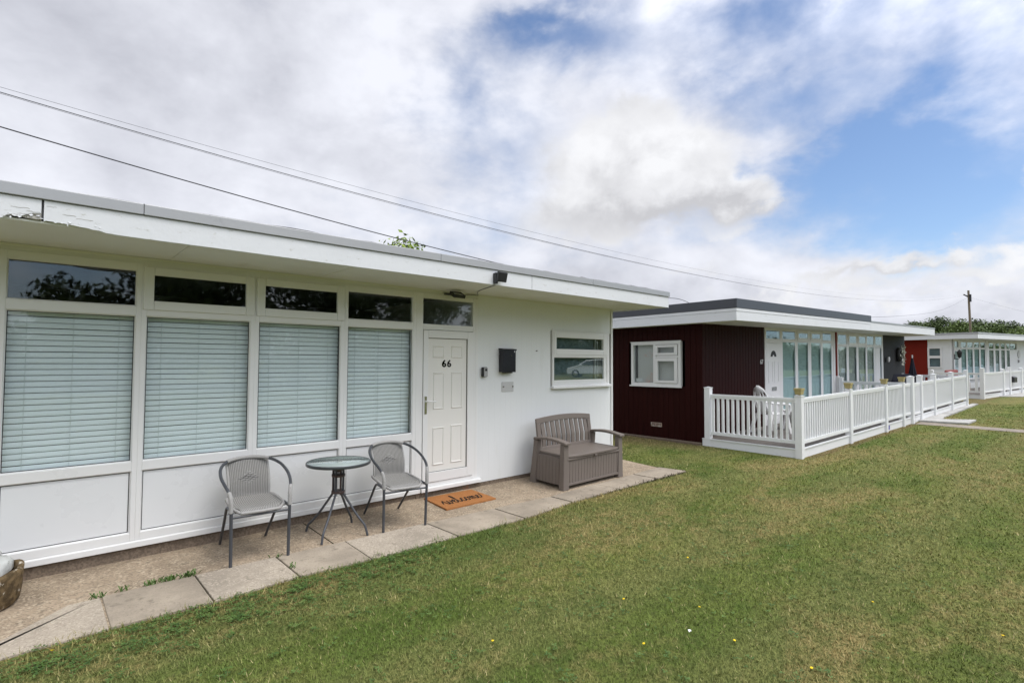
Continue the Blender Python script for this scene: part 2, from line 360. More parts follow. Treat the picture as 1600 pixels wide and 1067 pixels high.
# ------------------------------------------------------------------ world + sun
SUN_AZ, SUN_EL = -65., 60.
def build_world():
    w = bpy.data.worlds.new('World'); sc.world = w; w.use_nodes = True
    nt = w.node_tree; nt.nodes.clear(); k = NT(nt)
    out = k.n('ShaderNodeOutputWorld'); bg = k.n('ShaderNodeBackground'); nt.links.new(bg.outputs[0], out.inputs[0]); bg.inputs[1].default_value = .1
    sky = k.n('ShaderNodeTexSky'); sky.sky_type = 'NISHITA'; sky.sun_disc = False
    sky.sun_elevation = R(SUN_EL); sky.sun_rotation = R(90 - SUN_AZ); sky.air_density = 1.0; sky.dust_density = .6; sky.ozone_density = 1.5
    tc = k.n('ShaderNodeTexCoord'); dr = tc.outputs['Generated']
    sx = k.n('ShaderNodeSeparateXYZ'); nt.links.new(dr, sx.inputs[0]); X, Y, Z = sx.outputs
    az = k.math('MULTIPLY', k.math('ARCTAN2', Y, X), 180 / math.pi)
    el = k.math('MULTIPLY', k.math('ARCSINE', Z), 180 / math.pi)
    zc = k.math('ADD', k.math('MAXIMUM', Z, 0.), .16)
    cv = k.n('ShaderNodeCombineXYZ'); nt.links.new(k.math('DIVIDE', X, zc), cv.inputs[0]); nt.links.new(k.math('DIVIDE', Y, zc), cv.inputs[1])
    P = cv.outputs[0]
    nA = k.noise(P, .75, 8, .56, .25); nB = k.noise(P, 2.2, 8, .6, .2); nC = k.noise(k.mapping(P, (1, 1, 1), (0, 0, 1.1)), 1.15, 7, .55, .3)
    nD = k.noise(k.mapping(dr, (1, 1, 1.7)), 7, 6, .52, .15)
    nE = k.noise(k.mapping(dr, (1, 1, 1.5)), 3.2, 6, .6, .2)
    # warp the sky angles a little so the cloud banks get ragged edges
    waz = k.math('ADD', az, k.math('MULTIPLY', k.math('SUBTRACT', nD, .5), 16.)); wel = k.math('ADD', el, k.math('MULTIPLY', k.math('SUBTRACT', nE, .5), 16.))
    wel = k.math('ADD', wel, k.math('MULTIPLY', k.math('SUBTRACT', nD, .5), 8.))
    def lobe(a0, e0, sa, se, amp):
        u = k.math('MULTIPLY', k.math('SUBTRACT', waz, a0), 1 / sa); v = k.math('MULTIPLY', k.math('SUBTRACT', wel, e0), 1 / se)
        q = k.math('ADD', k.math('MULTIPLY', u, u), k.math('MULTIPLY', v, v))
        return k.math('MULTIPLY', k.math('POWER', 2.718, k.math('MULTIPLY', q, -1.)), amp)
    def total(lst, start):
        s = start
        for q in lst: s = k.math('ADD', s, lobe(*q))
        return s
    nF = k.noise(k.mapping(dr, (1, 1, 1.5), (0, 0, .7)), 2.3, 6, .55, .3)
    nG = k.noise(k.mapping(dr, (1, 1, 1.5)), 15, 5, .55, .1)
    cover = k.math('ADD', k.math('MULTIPLY', k.math('SUBTRACT', nA, .5), .9), .86)
    cover = k.math('ADD', cover, k.math('MULTIPLY', k.math('SUBTRACT', nD, .5), .7))
    cover = k.math('ADD', cover, k.math('MULTIPLY', k.math('SUBTRACT', nG, .5), .35))
    cover = total([(12.5, 16.5, 11.5, 5.4, -.80), (6, 16, 9, 6, -.2), (44, 32.5, 7, 3.2, -.66), (38, 29.5, 4, 2.5, -.2), (21, 25, 10, 3.4, -.42), (4, 25, 8, 5, -.10), (17, 31, 7, 3, -.34), (28, 31, 9, 3, -.16), (52, 25, 8, 4, -.30), (46, 21, 6, 4, -.20), (58, 15, 8, 4, -.12),
                   (34, 18.5, 10, 4.0, .35), (75, 20, 25, 14, .3), (14, 5.6, 26, 3.6, .52), (13, 12.5, 9, 1.5, -.1),
                   (-20, 7, 15, 8, -2.0), (-95, 10, 16, 7, -.55)], cover)
    mask = k.ramp(cover, .08, 1.0)
    # brightness of the cloud: bright tops, grey bases, grey sheets on the left
    sh = k.math('ADD', k.math('MULTIPLY', k.math('SUBTRACT', nF, .5), 1.6), .77)
    sh = k.math('ADD', sh, k.math('MULTIPLY', k.math('SUBTRACT', nD, .5), .75))
    sh = k.math('ADD', sh, k.math('MULTIPLY', k.math('SUBTRACT', nG, .5), .45))
    sh = total([(80, 23, 11, 4, -.18), (68, 20.3, 9, 3.0, -.25), (94, 27, 9, 4, -.25), (34, 13.6, 12, 1.4, -.15),
                (62, 28, 8, 6, .18), (50, 14, 10, 5, .20), (86, 14, 9, 3, .18), (15, 4.2, 25, 1.3, -.22), (62, 10.5, 14, 1.5, -.16), (12, 7.6, 12, 1.3, .22), (40, 9.5, 10, 1.6, -.12)], sh)
    shc = k.math('MAXIMUM', k.math('MINIMUM', sh, 1.05), .22)
    cl = k.n('ShaderNodeMix', data_type='RGBA', clamp_factor=False); nt.links.new(shc, cl.inputs[0]); cl.inputs[6].default_value = (3.1, 3.2, 3.7, 1); cl.inputs[7].default_value = (6.7, 6.85, 7.45, 1)
    # thin cloud round the hidden sun is far brighter than the rest
    sd = Vector((math.cos(R(SUN_AZ)) * math.cos(R(SUN_EL)), math.sin(R(SUN_AZ)) * math.cos(R(SUN_EL)), math.sin(R(SUN_EL))))
    dp = k.n('ShaderNodeVectorMath', operation='DOT_PRODUCT'); nt.links.new(dr, dp.inputs[0]); dp.inputs[1].default_value = sd
    glow = k.math('ADD', k.math('MULTIPLY', k.ramp(dp.outputs['Value'], .25, 1.), 1.9), 1.0)
    vm = k.n('ShaderNodeVectorMath', operation='SCALE'); nt.links.new(cl.outputs[2], vm.inputs[0]); nt.links.new(glow, vm.inputs['Scale'])
    blue = k.mix(1.0, sky.outputs[0], (1.06, 1.12, 1.22), 'MULTIPLY')
    fin = k.mix(mask, blue, vm.outputs[0])
    # heaped cumulus banks in front, with firmer edges, lit tops and grey bases
    qaz = k.math('ADD', az, k.math('ADD', k.math('MULTIPLY', k.math('SUBTRACT', nD, .5), 9.), k.math('MULTIPLY', k.math('SUBTRACT', nG, .5), 5.)))
    nH = k.noise(k.mapping(dr, (1, 1, 1.2), (0, 0, 2.)), 11, 6, .55, .2)
    qel = k.math('ADD', el, k.math('ADD', k.math('MULTIPLY', k.math('SUBTRACT', nH, .5), 7.), k.math('MULTIPLY', k.math('SUBTRACT', nG, .5), 3.)))
    waz, wel = qaz, qel
    heap = total([(37, 20.5, 6.0, 4.2, .8), (31.5, 22.0, 4.6, 3.0, .75), (28, 19, 4.5, 3.2, .7), (23.8, 16.3, 3.6, 2.0, .75), (40, 16.5, 6, 3, .6), (31, 15.8, 6, 2.0, .6), (25, 12.9, 3.2, 1.0, .5), (40, 19, 8, 5, .35), (36, 24.5, 5, 2, .3), (42, 14, 8, 2, .3),
                  (12.6, 8.7, 3.0, .8, .75), (8.1, 9.4, 1.7, .85, .75), (3.3, 14.2, 1.3, 1.7, .8), (17.5, 8.0, 3.5, .8, .6), (3.5, 9.3, 2.4, .9, .6), (14, 6.6, 5, .8, .5), (6.5, 7.2, 4, .7, .5), (28, 9.0, 4, .8, .45), (20, 5.5, 6, .6, .4), (9, 5.4, 5, .6, .4)], 0.0)
    heap = k.math('ADD', heap, k.math('MULTIPLY', lobe(16, 7.0, 17, 2.6, 1.), k.math('ADD', k.math('MULTIPLY', k.math('SUBTRACT', nH, .5), 3.2), .22)))
    hm = k.math('MULTIPLY', k.ramp(heap, .18, .80), .96)
    hs_ = k.math('ADD', k.math('MULTIPLY', k.math('SUBTRACT', nH, .5), 1.3), .80)
    hs_ = total([(34, 15.0, 12, 1.9, -.46), (24, 14.6, 5, .9, -.30), (36, 18.8, 5, 1.4, -.16), (34, 23, 9, 2.2, .16), (26, 18.2, 5, 1.6, .2), (12.6, 8.0, 4, .5, -.3), (8.1, 8.6, 2, .5, -.25)], hs_)
    hsc = k.math('MAXIMUM', k.math('MINIMUM', hs_, 1.05), .3)
    hc = k.n('ShaderNodeMix', data_type='RGBA', clamp_factor=False); nt.links.new(hsc, hc.inputs[0]); hc.inputs[6].default_value = (3.5, 3.5, 3.7, 1); hc.inputs[7].default_value = (7.0, 7.05, 7.25, 1)
    fin = k.mix(hm, fin, hc.outputs[2])
    nt.links.new(fin, bg.inputs[0])
build_world()
sl = bpy.data.lights.new('sun', 'SUN'); so = bpy.data.objects.new('sun', sl); COL.objects.link(so)
sl.energy = 1.4; sl.angle = R(24); sl.color = (1, .965, .91)
so.rotation_euler = Euler((R(90 - SUN_EL), 0, R(SUN_AZ + 90)))
so.location = (0, -20, 30)

# ------------------------------------------------------------------ ground
def gz(x):
    t = x - 9.8
    if t <= 0: return 0.
    if t < 1: return .008 * t * t
    return .016 * (min(t, 32) - .5)
gzv = np.vectorize(gz)
def ground():
    b = MB()
    xs = [-600, -60, -12, -4, 0, 4, 8] + [9.5 + .25 * i for i in range(8)] + [12, 16, 20, 26, 32, 38, 41.8, 60, 120, 400, 900]
    ys = [-600, -120, -40, -12, -4, 0, 3, 6, 12, 30, 90, 300, 900]
    v = [(x, y, gz(x) - .014) for x in xs for y in ys]; n = len(ys)
    b.add(v, [(i * n + j, (i + 1) * n + j, (i + 1) * n + j + 1, i * n + j + 1) for i in range(len(xs) - 1) for j in range(n - 1)], True)
    tag(b.build('lawn', M['lawn']), kind='structure')
ground()
YW = 5.5639; YF = YW - .97
def pathz(x, y):
    def ss(a, b, t): t = max(0, min(1, (t - a) / (b - a))); return t * t * (3 - 2 * t)
    return -.004 + .036 * ss(1., 3.2, x) * max(0, min(1.15, (y - 4.8) / .75))
def paths():
    b = MB()
    def sheet(x0, x1, yf0, yf1, yb, nx, ny, skew=0):
        v = []
        for i in range(nx + 1):
            x = x0 + (x1 - x0) * i / nx; yf = yf0 + (yf1 - yf0) * i / nx
            for j in range(ny + 1):
                y = yf + (yb - yf) * j / ny; xx = x + skew * j / ny
                v.append((xx, y, pathz(xx, y) + (random.uniform(-.0025, .0025) if 0 < i < nx else 0)))
        b.add(v, [(i * (ny + 1) + j, (i + 1) * (ny + 1) + j, (i + 1) * (ny + 1) + j + 1, i * (ny + 1) + j + 1) for i in range(nx) for j in range(ny)], True)
    sheet(-4, .40, 4.24, 4.24, YW + .08, 30, 10)
    sheet(.40, 2.095, 4.832, 4.800, YW + .08, 20, 8, .0)
    sheet(2.107, 4.87, 4.800, 4.672, YW + .08, 26, 8, .0)
    sheet(4.87, 7.5, 4.672, 4.81, YW + .08, 24, 8)
    tag(b.build('path', M['strip']), kind='structure')
    s = MB()
    S = [([(.10, 4.226), (-.4, 4.20), (-.4, 4.17), (.206, 4.815), (.386, 4.812), (.388, 4.235)], 0),
         ([(.398, 4.235), (.972, 4.205), (.970, 4.812), (.395, 4.818)], 1),
         ([(.984, 4.21), (1.583, 4.26), (1.58, 4.803), (.98, 4.812)], 0),
         ([(1.594, 4.26), (2.180, 4.22), (2.200, 4.785), (1.592, 4.80)], 1),
         ([(2.192, 4.22), (3.090, 4.22), (3.078, 4.770), (2.210, 4.785)], 0),
         ([(3.106, 4.22), (3.976, 4.21), (3.966, 4.722), (3.094, 4.760)], 1),
         ([(3.996, 4.21), (4.856, 4.315), (4.844, 4.66), (3.986, 4.718)], 1),
         ([(4.88, 4.318), (5.848, 4.345), (5.793, 4.712), (4.868, 4.66)], 1),
         ([(5.874, 4.345), (6.763, 4.37), (6.753, 4.762), (5.819, 4.714)], 1),
         ([(6.788, 4.37), (7.60, 4.37), (7.52, 4.80), (6.778, 4.765)], 1)]
    for poly, mi in S:
        s.cur = mi; h = .004 + random.uniform(-.003, .003)
        s.prism(poly, 'z', -.05, h)
    o = s.build('pavement', [M['slab_tan'], M['slab_grey']], bevel=.006)
    tag(o, kind='structure')
paths()

# ------------------------------------------------------------------ boards with grooves (vertical cladding)
def boards(b, u0, u1, w0, w1, pitch, face, groove=.003, depth=.004, axis='u', thick=.05, hole=None, out=-1):
    """vertical boards between u0..u1 on a plane; axis u: plane at v=face (outside = out side); axis v: plane at u=face"""
    n = max(1, round((u1 - u0) / pitch)); p = (u1 - u0) / n
    for i in range(n):
        a, c = u0 + i * p, u0 + (i + 1) * p
        segs = [(w0, w1)]
        if hole and a < hole[1] - .001 and c > hole[0] + .001:
            segs = [(w0, hole[2]), (hole[3], w1)]
        f0, f1, bk = face, face - out * depth, face - out * thick
        poly = [(a, bk), (a, f1), (a + groove, f0), (c - groove, f0), (c, f1), (c, bk)]
        for s0, s1 in segs:
            if axis == 'u': b.prism(poly, 'z', s0, s1)
            else: b.prism([(q, r) for r, q in poly], 'z', s0, s1)

def ring(b, x0, x1, z0, z1, wl, wr, wb, wt, y0, y1):
    b.box(x0, x0 + wl, y0, y1, z0, z1); b.box(x1 - wr, x1, y0, y1, z0, z1)
    b.box(x0 + wl, x1 - wr, y0, y1, z0, z0 + wb); b.box(x0 + wl, x1 - wr, y0, y1, z1 - wt, z1)

# ------------------------------------------------------------------ main chalet (number 66)
def text_mesh(s, size, extrude, bold=0.):
    cu = bpy.data.curves.new('t', 'FONT'); cu.body = s; cu.size = size; cu.extrude = extrude; cu.offset = bold
    cu.align_x = 'CENTER'; cu.align_y = 'CENTER'
    o = bpy.data.objects.new('t', cu); COL.objects.link(o)
    me = bpy.data.meshes.new_from_object(o.evaluated_get(bpy.context.evaluated_depsgraph_get()))
    v = [tuple(p.co) for p in me.vertices]; f = [list(p.vertices) for p in me.polygons]
    bpy.data.objects.remove(o); bpy.data.curves.remove(cu); bpy.data.meshes.remove(me)
    return v, f

def chalet66():
    X0, X1, YB = -5.2, 7.292, 11.4
    c = thing('chalet', 'white flat roofed chalet nearest, with blinds drawn and the numbered cream door', 'chalet', (0, YW, 0))
    # walls
    b = MB(); boards(b, 4.385, X1, .085, 2.60,   .1, YW, .0012, .0006, 'u', .06, (5.84, 7.195, 1.315, 2.172))
    b.build('wall', M['clad'], c)
    b = MB(); b.box(X0, -.2405, YW - .012, YW + .06, .085, 2.6); b.build('wall', M['clad'], c)
    b = MB(); b.box(X1 - .06, X1, YW + .061, YB, .085, 2.6); b.box(X0, X0 + .06, YW + .061, YB, .085, 2.6); b.box(X0 + .06, X1 - .06, YB - .06, YB, .085, 2.6)
    b.box(4.36, 4.40, YW + .075, YB - .06, .085, 2.6); b.box(-.36, -.30, YW + .075, YB - .06, .085, 2.6)
    b.build('wall', M['clad'], c)
    b = MB(); b.box(-.240, 4.385, YW + .002, YW + .05, 2.535, 2.6); b.build('lintel', M['upvc'], c)
    b = MB(); b.box(X0 + .06, X1 - .06, YW + .08, YB - .07, .10, .13); b.build('floor', M['room'], c)
    b = MB(); b.box(X0 + .06, X1 - .06, 8.4, 8.46, .13, 2.55); b.build('partition', M['room'], c)
    b = MB(); b.box(X0, X1 - .02, YW + .008, YB, -.1, .084); b.box(3.45, 4.42, YW - .004, YW + .0075, -.1, .095)
    b.build('foundation', M['found'], c)
    # trim strip where cladding meets the door frame
    b = MB(); b.box(4.345, 4.385, YW - .006, YW + .05, .095, 2.53); b.build('trim', M['upvc'], c, bevel=.003)
    b = MB(); b.box(X1 + .001, X1 + .012, YW - .008, YW + .055, .085, 2.585); b.box(X1 - .03, X1 + .012, YW - .014, YW - .0085, .085, 2.585); b.build('corner_trim', M['upvc'], c)
    # roof
    ro = MB(); ro.box(X0 - .3, 7.50, YF + .02, YB + .3, 2.62, 2.80); ro = ro.build('roof', M['felt'], c)
    f = MB()
    # fascia boards; the one past the joint is complete, its left end and the next board are rotten below
    yb = YF + .022
    def board(pts_low, x0, x1, top=2.735):
        n = len(pts_low); v = []
        for x, z in pts_low: v += [(x, YF, z), (x, YF, top), (x, yb, z), (x, yb, top)]
        fs = []
        for i in range(n - 1):
            a, d = 4 * i, 4 * (i + 1)
            fs += [(a, d, d + 1, a + 1), (a + 2, a + 3, d + 3, d + 2), (a, a + 2, d + 2, d), (a + 1, d + 1, d + 3, a + 3)]
        fs += [(0, 1, 3, 2), (4 * n - 4, 4 * n - 2, 4 * n - 1, 4 * n - 3)]
        f.add(v, fs)
    low = [(.008, 2.603), (.05, 2.602), (.10, 2.600), (.15, 2.597), (.20, 2.591), (.235, 2.590), (.26, 2.584), (.30, 2.583), (.33, 2.574), (.38, 2.571), (.45, 2.5695)]
    low += [(x, 2.568 + random.uniform(-.0015, .0015)) for x in (.7, 1.1, 1.6, 2.2, 2.9, 3.3, 3.9, 4.45)]
    board(low, 0, 0); f.build('fascia', M['fascia'], c)
    f = MB(); low = [(4.456, 2.568)] + [(x, 2.567) for x in (5.2, 6., 6.8, 7.5)]; board(low, 0, 0)
    f.box(7.478, 7.50, YF + .0225, YB + .3, 2.567, 2.735); f.build('fascia', M['fascia'], c)
    f = MB(); low = [(-5.5, 2.57), (-3, 2.57), (-1, 2.575), (-.30, 2.584), (-.215, 2.588), (-.19, 2.584), (-.17, 2.607), (-.15, 2.612), (-.115, 2.61), (-.09, 2.618), (-.06, 2.636), (-.045, 2.642), (-.005, 2.646)]
    board(low, 0, 0); tag(f.build('fascia', M['fascia'], c), 'rotten fascia board with flaking paint')
    f = MB()
    v = [(-.10, 2.612), (-.07, 2.604), (-.03, 2.601), (-.012, 2.604), (-.004, 2.598), (-.004, 2.652), (-.05, 2.648), (-.095, 2.622)]
    f.prism(v, 'y', YF + .010, YF + .0222); f.prism([(-.085, 2.628), (-.045, 2.634), (-.006, 2.630), (-.006, 2.646), (-.05, 2.650), (-.08, 2.640)], 'y', YF + .004, YF + .0098); f.prism([(-.07, 2.606), (-.02, 2.603), (-.006, 2.608), (-.006, 2.620), (-.04, 2.623), (-.075, 2.617)], 'y', YF + .003, YF + .0098); f.build('rotten_timber', M['rotwood'], c)
    f = MB(); rr = random.Random(5)
    for i in range(16):   # curling flakes of paint along the rotten stretch
        x = rr.uniform(-.16, .30); z = 2.60 + rr.uniform(-.004, .030) - max(0, x) * .06; w_ = rr.uniform(.008, .03); h_ = rr.uniform(.003, .009)
        y = YF - rr.uniform(.002, .010)
        f.add([(x, YF - .0006, z), (x + w_ * .5, y, z - h_), (x + w_, YF - .0006, z + rr.uniform(-.003, .003)), (x + w_ * .6, YF - .001, z + h_)], [(0, 1, 2, 3)])
    o = f.build('paint_flakes', M['fascia'], c); md = o.modifiers.new('t', 'SOLIDIFY'); md.thickness = .0015; o['kind'] = 'stuff'
    for x0, z0, L_ in ((-.165, 2.617, .05), (-.12, 2.628, .055), (-.075, 2.650, .066), (-.15, 2.668, .09), (.02, 2.70, .05), (.10, 2.66, .07), (.17, 2.645, .09), (-.19, 2.60, .04)):
        f = MB(); n = 6; P = []
        for i in range(n + 1):
            P.append((x0 + L_ * i / n, z0 + rr.uniform(-.003, .003)))
        f.prism([(x, z) for x, z in P] + [(x, z - rr.uniform(.0008, .0035)) for x, z in P[::-1]], 'y', YF - .0012, YF + .003)
        f.build('crack', M['rotwood'], c)
    # metal edge trim in lengths
    t = MB(); xs = [-5.5, .545, 3.114, 5.6, 7.52]
    for a, d in zip(xs[:-1], xs[1:]):
        t.box(a + .0015, d - .0015, YF - .016, YF + .06, 2.739, 2.818)
    t.box(7.46, 7.52, YF + .0605, YB + .3, 2.739, 2.818)
    t.build('roof_edging', M['trim'], ro, bevel=.004)
    t = MB()
    up = []; x = -5.4
    while x < 7.4:
        up.append((x, 2.8195 + max(0, random.gauss(-.001, .0035)))); x += random.uniform(.04, .22)
    t.prism([(-5.4, 2.8185), (7.4, 2.8185)] + [(x, z) for x, z in up[::-1]], 'y', YF - .008, YF + .05)
    t.build('felt_lip', M['felt'], ro)
    # soffit boards with joints
    s = MB(); xs = [-5.5, -.95, .86, 2.22, 3.62, 4.6, 5.75, 6.7, 7.477]
    for a, d in zip(xs[:-1], xs[1:]):
        s.box(a + .0015, d - .0015, YF + .0225, YW - .001, 2.584 + random.uniform(0, .003), 2.60)
    s.box(7.296, 7.476, YW + .002, YB, 2.585, 2.60)
    s.build('soffit', M['soffit'], c)
    s = MB(); s.box(-.26, 7.28, YW - .014, YW - .0012, 2.568, 2.5835); s.build('soffit_bead', M['soffit'], c)
    # ---- window bay: four columns, each a window of its own
    zc, zd, ze, zg = 2.078, .823, .743, .217
    cols = [(-.24, -.189, .628, .665, False), (.665, .702, 1.551, 1.589, True), (1.589, 1.628, 2.474, 2.515, True), (2.515, 2.555, 3.385, 3.43, False)]
    y0, y1 = YW - .008, YW + .06
    for ci, (a, g0, g1, d, sash) in enumerate(cols):
        w = MB(); top = 2.534
        w.box(a, g0, y0, y1, .152, top); w.box(g1, d, y0, y1, .152, top)
        for q0, q1 in ((.152, zg), (ze, zd), (zc, 2.158), (2.472, top)): w.box(g0, g1, y0, y1, q0, q1)
        # glazing beads: small sloped lips inside each opening
        for q0, q1 in ((zg, ze), (zd, zc)) + (() if sash else ((2.158, 2.472),)):
            e = .010
            w.prism([(g0, y0 + .004), (g0 + e, y0 + .022), (g0, y0 + .022)], 'z', q0, q1); w.prism([(g1, y0 + .004), (g1, y0 + .022), (g1 - e, y0 + .022)], 'z', q0, q1)
            w.prism([(y0 + .004, q0), (y0 + .022, q0), (y0 + .022, q0 + e)], 'x', g0, g1); w.prism([(y0 + .004, q1), (y0 + .022, q1 - e), (y0 + .022, q1)], 'x', g0, g1)
        wo = w.build('window', M['upvc'], c, bevel=.003)
        p = MB(); p.box(g0 - .003, g1 + .003, y0 + .028, y0 + .034, zd - .003, zc + .003); p.build('pane', M['glass'], wo)
        if sash:
            q = MB(); ring(q, g0 - .028, g1 + .028, 2.132, 2.510, .078, .078, .080, .072, y0 - .018, y0 + .02); q.build('sash', M['upvc'], wo, bevel=.006)
            p = MB(); p.box(g0 + .047, g1 - .047, y0 + .004, y0 + .010, 2.209, 2.441); p.build('transom_pane', M['glass'], wo)
        else:
            p = MB(); p.box(g0 - .003, g1 + .003, y0 + .028, y0 + .034, 2.155, 2.475); p.build('transom_pane', M['glass'], wo)
        # dark gasket line round the infill panel
        p = MB(); p.box(g0, g1, y0 + .024, y0 + .05, zg, ze); p.build('infill_panel', M['panel'], wo)
        k = MB()
        for q0, q1 in ((zg, ze), (zd, zc)):
            ring(k, g0 + .0095, g1 - .0095, q0 + .0095, q1 - .0095, .005, .0055, .005, .005, y0 + .0222, y0 + .0275 if q0 == zd else y0 + .0238)
        k.build('gasket', M['dark'], wo)
        # venetian blind
        s = MB(); n = 27; pitch = (zc - zd + .01) / n; yb = y1 + .035
        s.box(g0 - .01, g1 + .01, yb - .02, yb + .02, zc - .005, zc + .03)
        for i in range(n):
            z = zd - .005 + pitch * (i + .5); hh = pitch * .448; jt = random.uniform(-.0012, .0012)
            pr = [(-.0045, -hh), (-.0050, -hh * .3), (-.0020, hh * .4), (.0035, hh), (.0045, hh - .0008), (-.0008, hh * .36), (-.0036, -hh * .3), (-.0032, -hh)]
            m_ = 4; tilt = random.uniform(-.0015, .0015)
            s.prism([(yb + q[0], z + q[1] + jt) for q in pr], 'x', g0 - .008, g1 + .008)
        so_ = s.build('blind', M['blind'], wo)
        s = MB()
        for fr in (.15, .5, .87):
            x = g0 + (g1 - g0) * fr; s.tube([(x, yb - .0125, zd), (x, yb - .0125, zc)], .0016, 5)
        s.build('blind_cord', M['cord'], wo)
    s = MB(); s.prism([(YW - .024, .096), (YW + .03, .096), (YW + .03, .1515), (YW - .009, .1515), (YW - .024, .143)], 'x', -.239, 3.50)
    s.build('sill', M['upvc'], c, bevel=.004)
    # ---- door
    d = MB(); y0 = YW - .008
    d.box(3.4305, 3.5245, y0, YW + .06, .152, 2.534); d.box(4.3005, 4.3445, y0, YW + .06, .152, 2.534)
    d.box(3.5245, 4.3005, y0, YW + .06, 2.475, 2.534); d.box(3.5245, 4.3005, y0, YW + .06, 2.085, 2.155); d.box(3.5245, 4.3005, y0, YW + .06, .152, .20)
    do = d.build('door_frame', M['upvc'], c, bevel=.003)
    p = MB(); p.box(3.522, 4.303, y0 + .026, y0 + .032, 2.152, 2.478); p.build('transom_pane', M['glass'], do)
    d = MB(); ring(d, 3.530, 4.295, .205, 2.080, .069, .087, .117, .096, y0 - .012, YW + .045)
    dl = d.build('door', M['upvc'], c, bevel=.004)
    d = MB(); d.box(3.599, 4.208, y0 + .010, YW + .03, .322, 1.984)
    lv = y0 + .010
    for (a, e, q0, q1) in ((3.672, 3.848, 1.735, 1.893), (3.953, 4.135, 1.735, 1.893), (3.683, 3.85, 1.092, 1.556), (3.958, 4.135, 1.092, 1.556), (3.68, 3.852, .402, .872), (3.955, 4.135, .402, .884)):
        # moulded raised panel: sloped border then a field
        t_, g_ = .022, .012
        o4 = [(a, q0), (e, q0), (e, q1), (a, q1)]; m4 = [(a + t_ * .5, q0 + t_ * .5), (e - t_ * .5, q0 + t_ * .5), (e - t_ * .5, q1 - t_ * .5), (a + t_ * .5, q1 - t_ * .5)]
        i4 = [(a + t_, q0 + t_), (e - t_, q0 + t_), (e - t_, q1 - t_), (a + t_, q1 - t_)]
        v = [(x, lv - .0005, z) for x, z in o4] + [(x, lv - g_, z) for x, z in m4] + [(x, lv - .003, z) for x, z in i4]
        fs = [(i, (i + 1) % 4, 4 + (i + 1) % 4, 4 + i) for i in range(4)] + [(4 + i, 4 + (i + 1) % 4, 8 + (i + 1) % 4, 8 + i) for i in range(4)] + [(8, 9, 10, 11)]
        d.add(v, fs)
    d.build('door_panel', M['door'], dl)
    k = MB(); ring(k, 3.5995, 4.2075, .3225, 1.9835, .0045, .006, .004, .006, y0 + .0035, y0 + .0095); k.build('gasket', M['dark'], dl)
    hd = MB(); hd.box(3.548, 3.578, y0 - .022, y0 - .0125, 1.045, 1.265); hd.build('handle_plate', M['chrome'], dl, bevel=.003)
    hd = MB(); hd.tube([(3.563, y0 - .02, 1.20), (3.563, y0 - .06, 1.20), (3.575, y0 - .066, 1.20), (3.68, y0 - .066, 1.197)], .0095, 8); hd.build('handle', M['upvc'], dl)
    hd = MB(); hd.lathe([(.0, 0), (.006, 0), (.006, .004), (0, .004)], n=10); 
    vv, ff = text_mesh('6', .122, .002, .0030)
    nm = MB()
    for dx in (-.039, .039): nm.add([(3.884 + dx + x * 1.08, lv - .004 - z, 1.660 + y) for x, y, z in vv], ff); nm.build('house_number', M['inkblack'], dl)
    th = MB(); th.prism([(YW - .05, .100), (YW + .02, .100), (YW + .02, .1515), (YW - .009, .1515), (YW - .05, .143)], 'x', 3.505, 4.43); th.build('threshold', M['upvc'], c, bevel=.004)
    # ---- small window
    w = MB(); x0, x1, q0, q1 = 5.84, 7.195, 1.355, 2.172
    ring(w, x0 - .02, x1 + .015, 1.318, 2.178, .03, .06, .042, .03, YW - .012, YW + .06)
    w.box(x0 + .01, x1 - .045, YW - .010, YW + .058, 1.765, 1.803)
    wo = w.build('window', M['upvc'], c, bevel=.004)
    q = MB(); ring(q, 5.846, 7.142, 1.803, 2.150, .058, .098, .088, .085, YW - .022, YW + .02); q.build('sash', M['upvc'], wo, bevel=.006)
    p = MB(); p.box(5.90, 7.05, YW + .002, YW + .008, 1.886, 2.070); p.build('transom_pane', M['glassmirror'], wo)
    q = MB(); ring(q, 5.85, 7.15, 1.36, 1.765, .018, .075, .05, .008, YW - .004, YW + .03); q.build('sash', M['upvc'], wo, bevel=.004)
    p = MB(); p.box(5.862, 7.08, YW + .012, YW + .018, 1.405, 1.76); p.build('pane', M['glassmirror'], wo)
    k = MB(); k.box(5.85, 6.92, YW + .10, YW + .105, 1.35, 2.13); k.build('blind', M['rollblind'], wo)
    k = MB()
    for i in range(5): k.tube([(6.97 + i * .035, YW + .11 + (i % 2) * .02, 1.35), (6.97 + i * .035, YW + .11 + (i % 2) * .02, 2.13)], .018, 6)
    k.build('curtain', M['curtw'], wo)
    s = MB(); s.prism([(YW - .06, 1.283), (YW + .0, 1.283), (YW + .0, 1.330), (YW - .0125, 1.330), (YW - .06, 1.316)], 'x', 5.80, 7.225); s.build('sill', M['upvc'], wo, bevel=.004)
    s = MB(); s.box(5.81, 7.22, YW - .02, YW - .0125, 2.182, 2.196); s.build('drip_strip', M['clad'], wo)
chalet66()

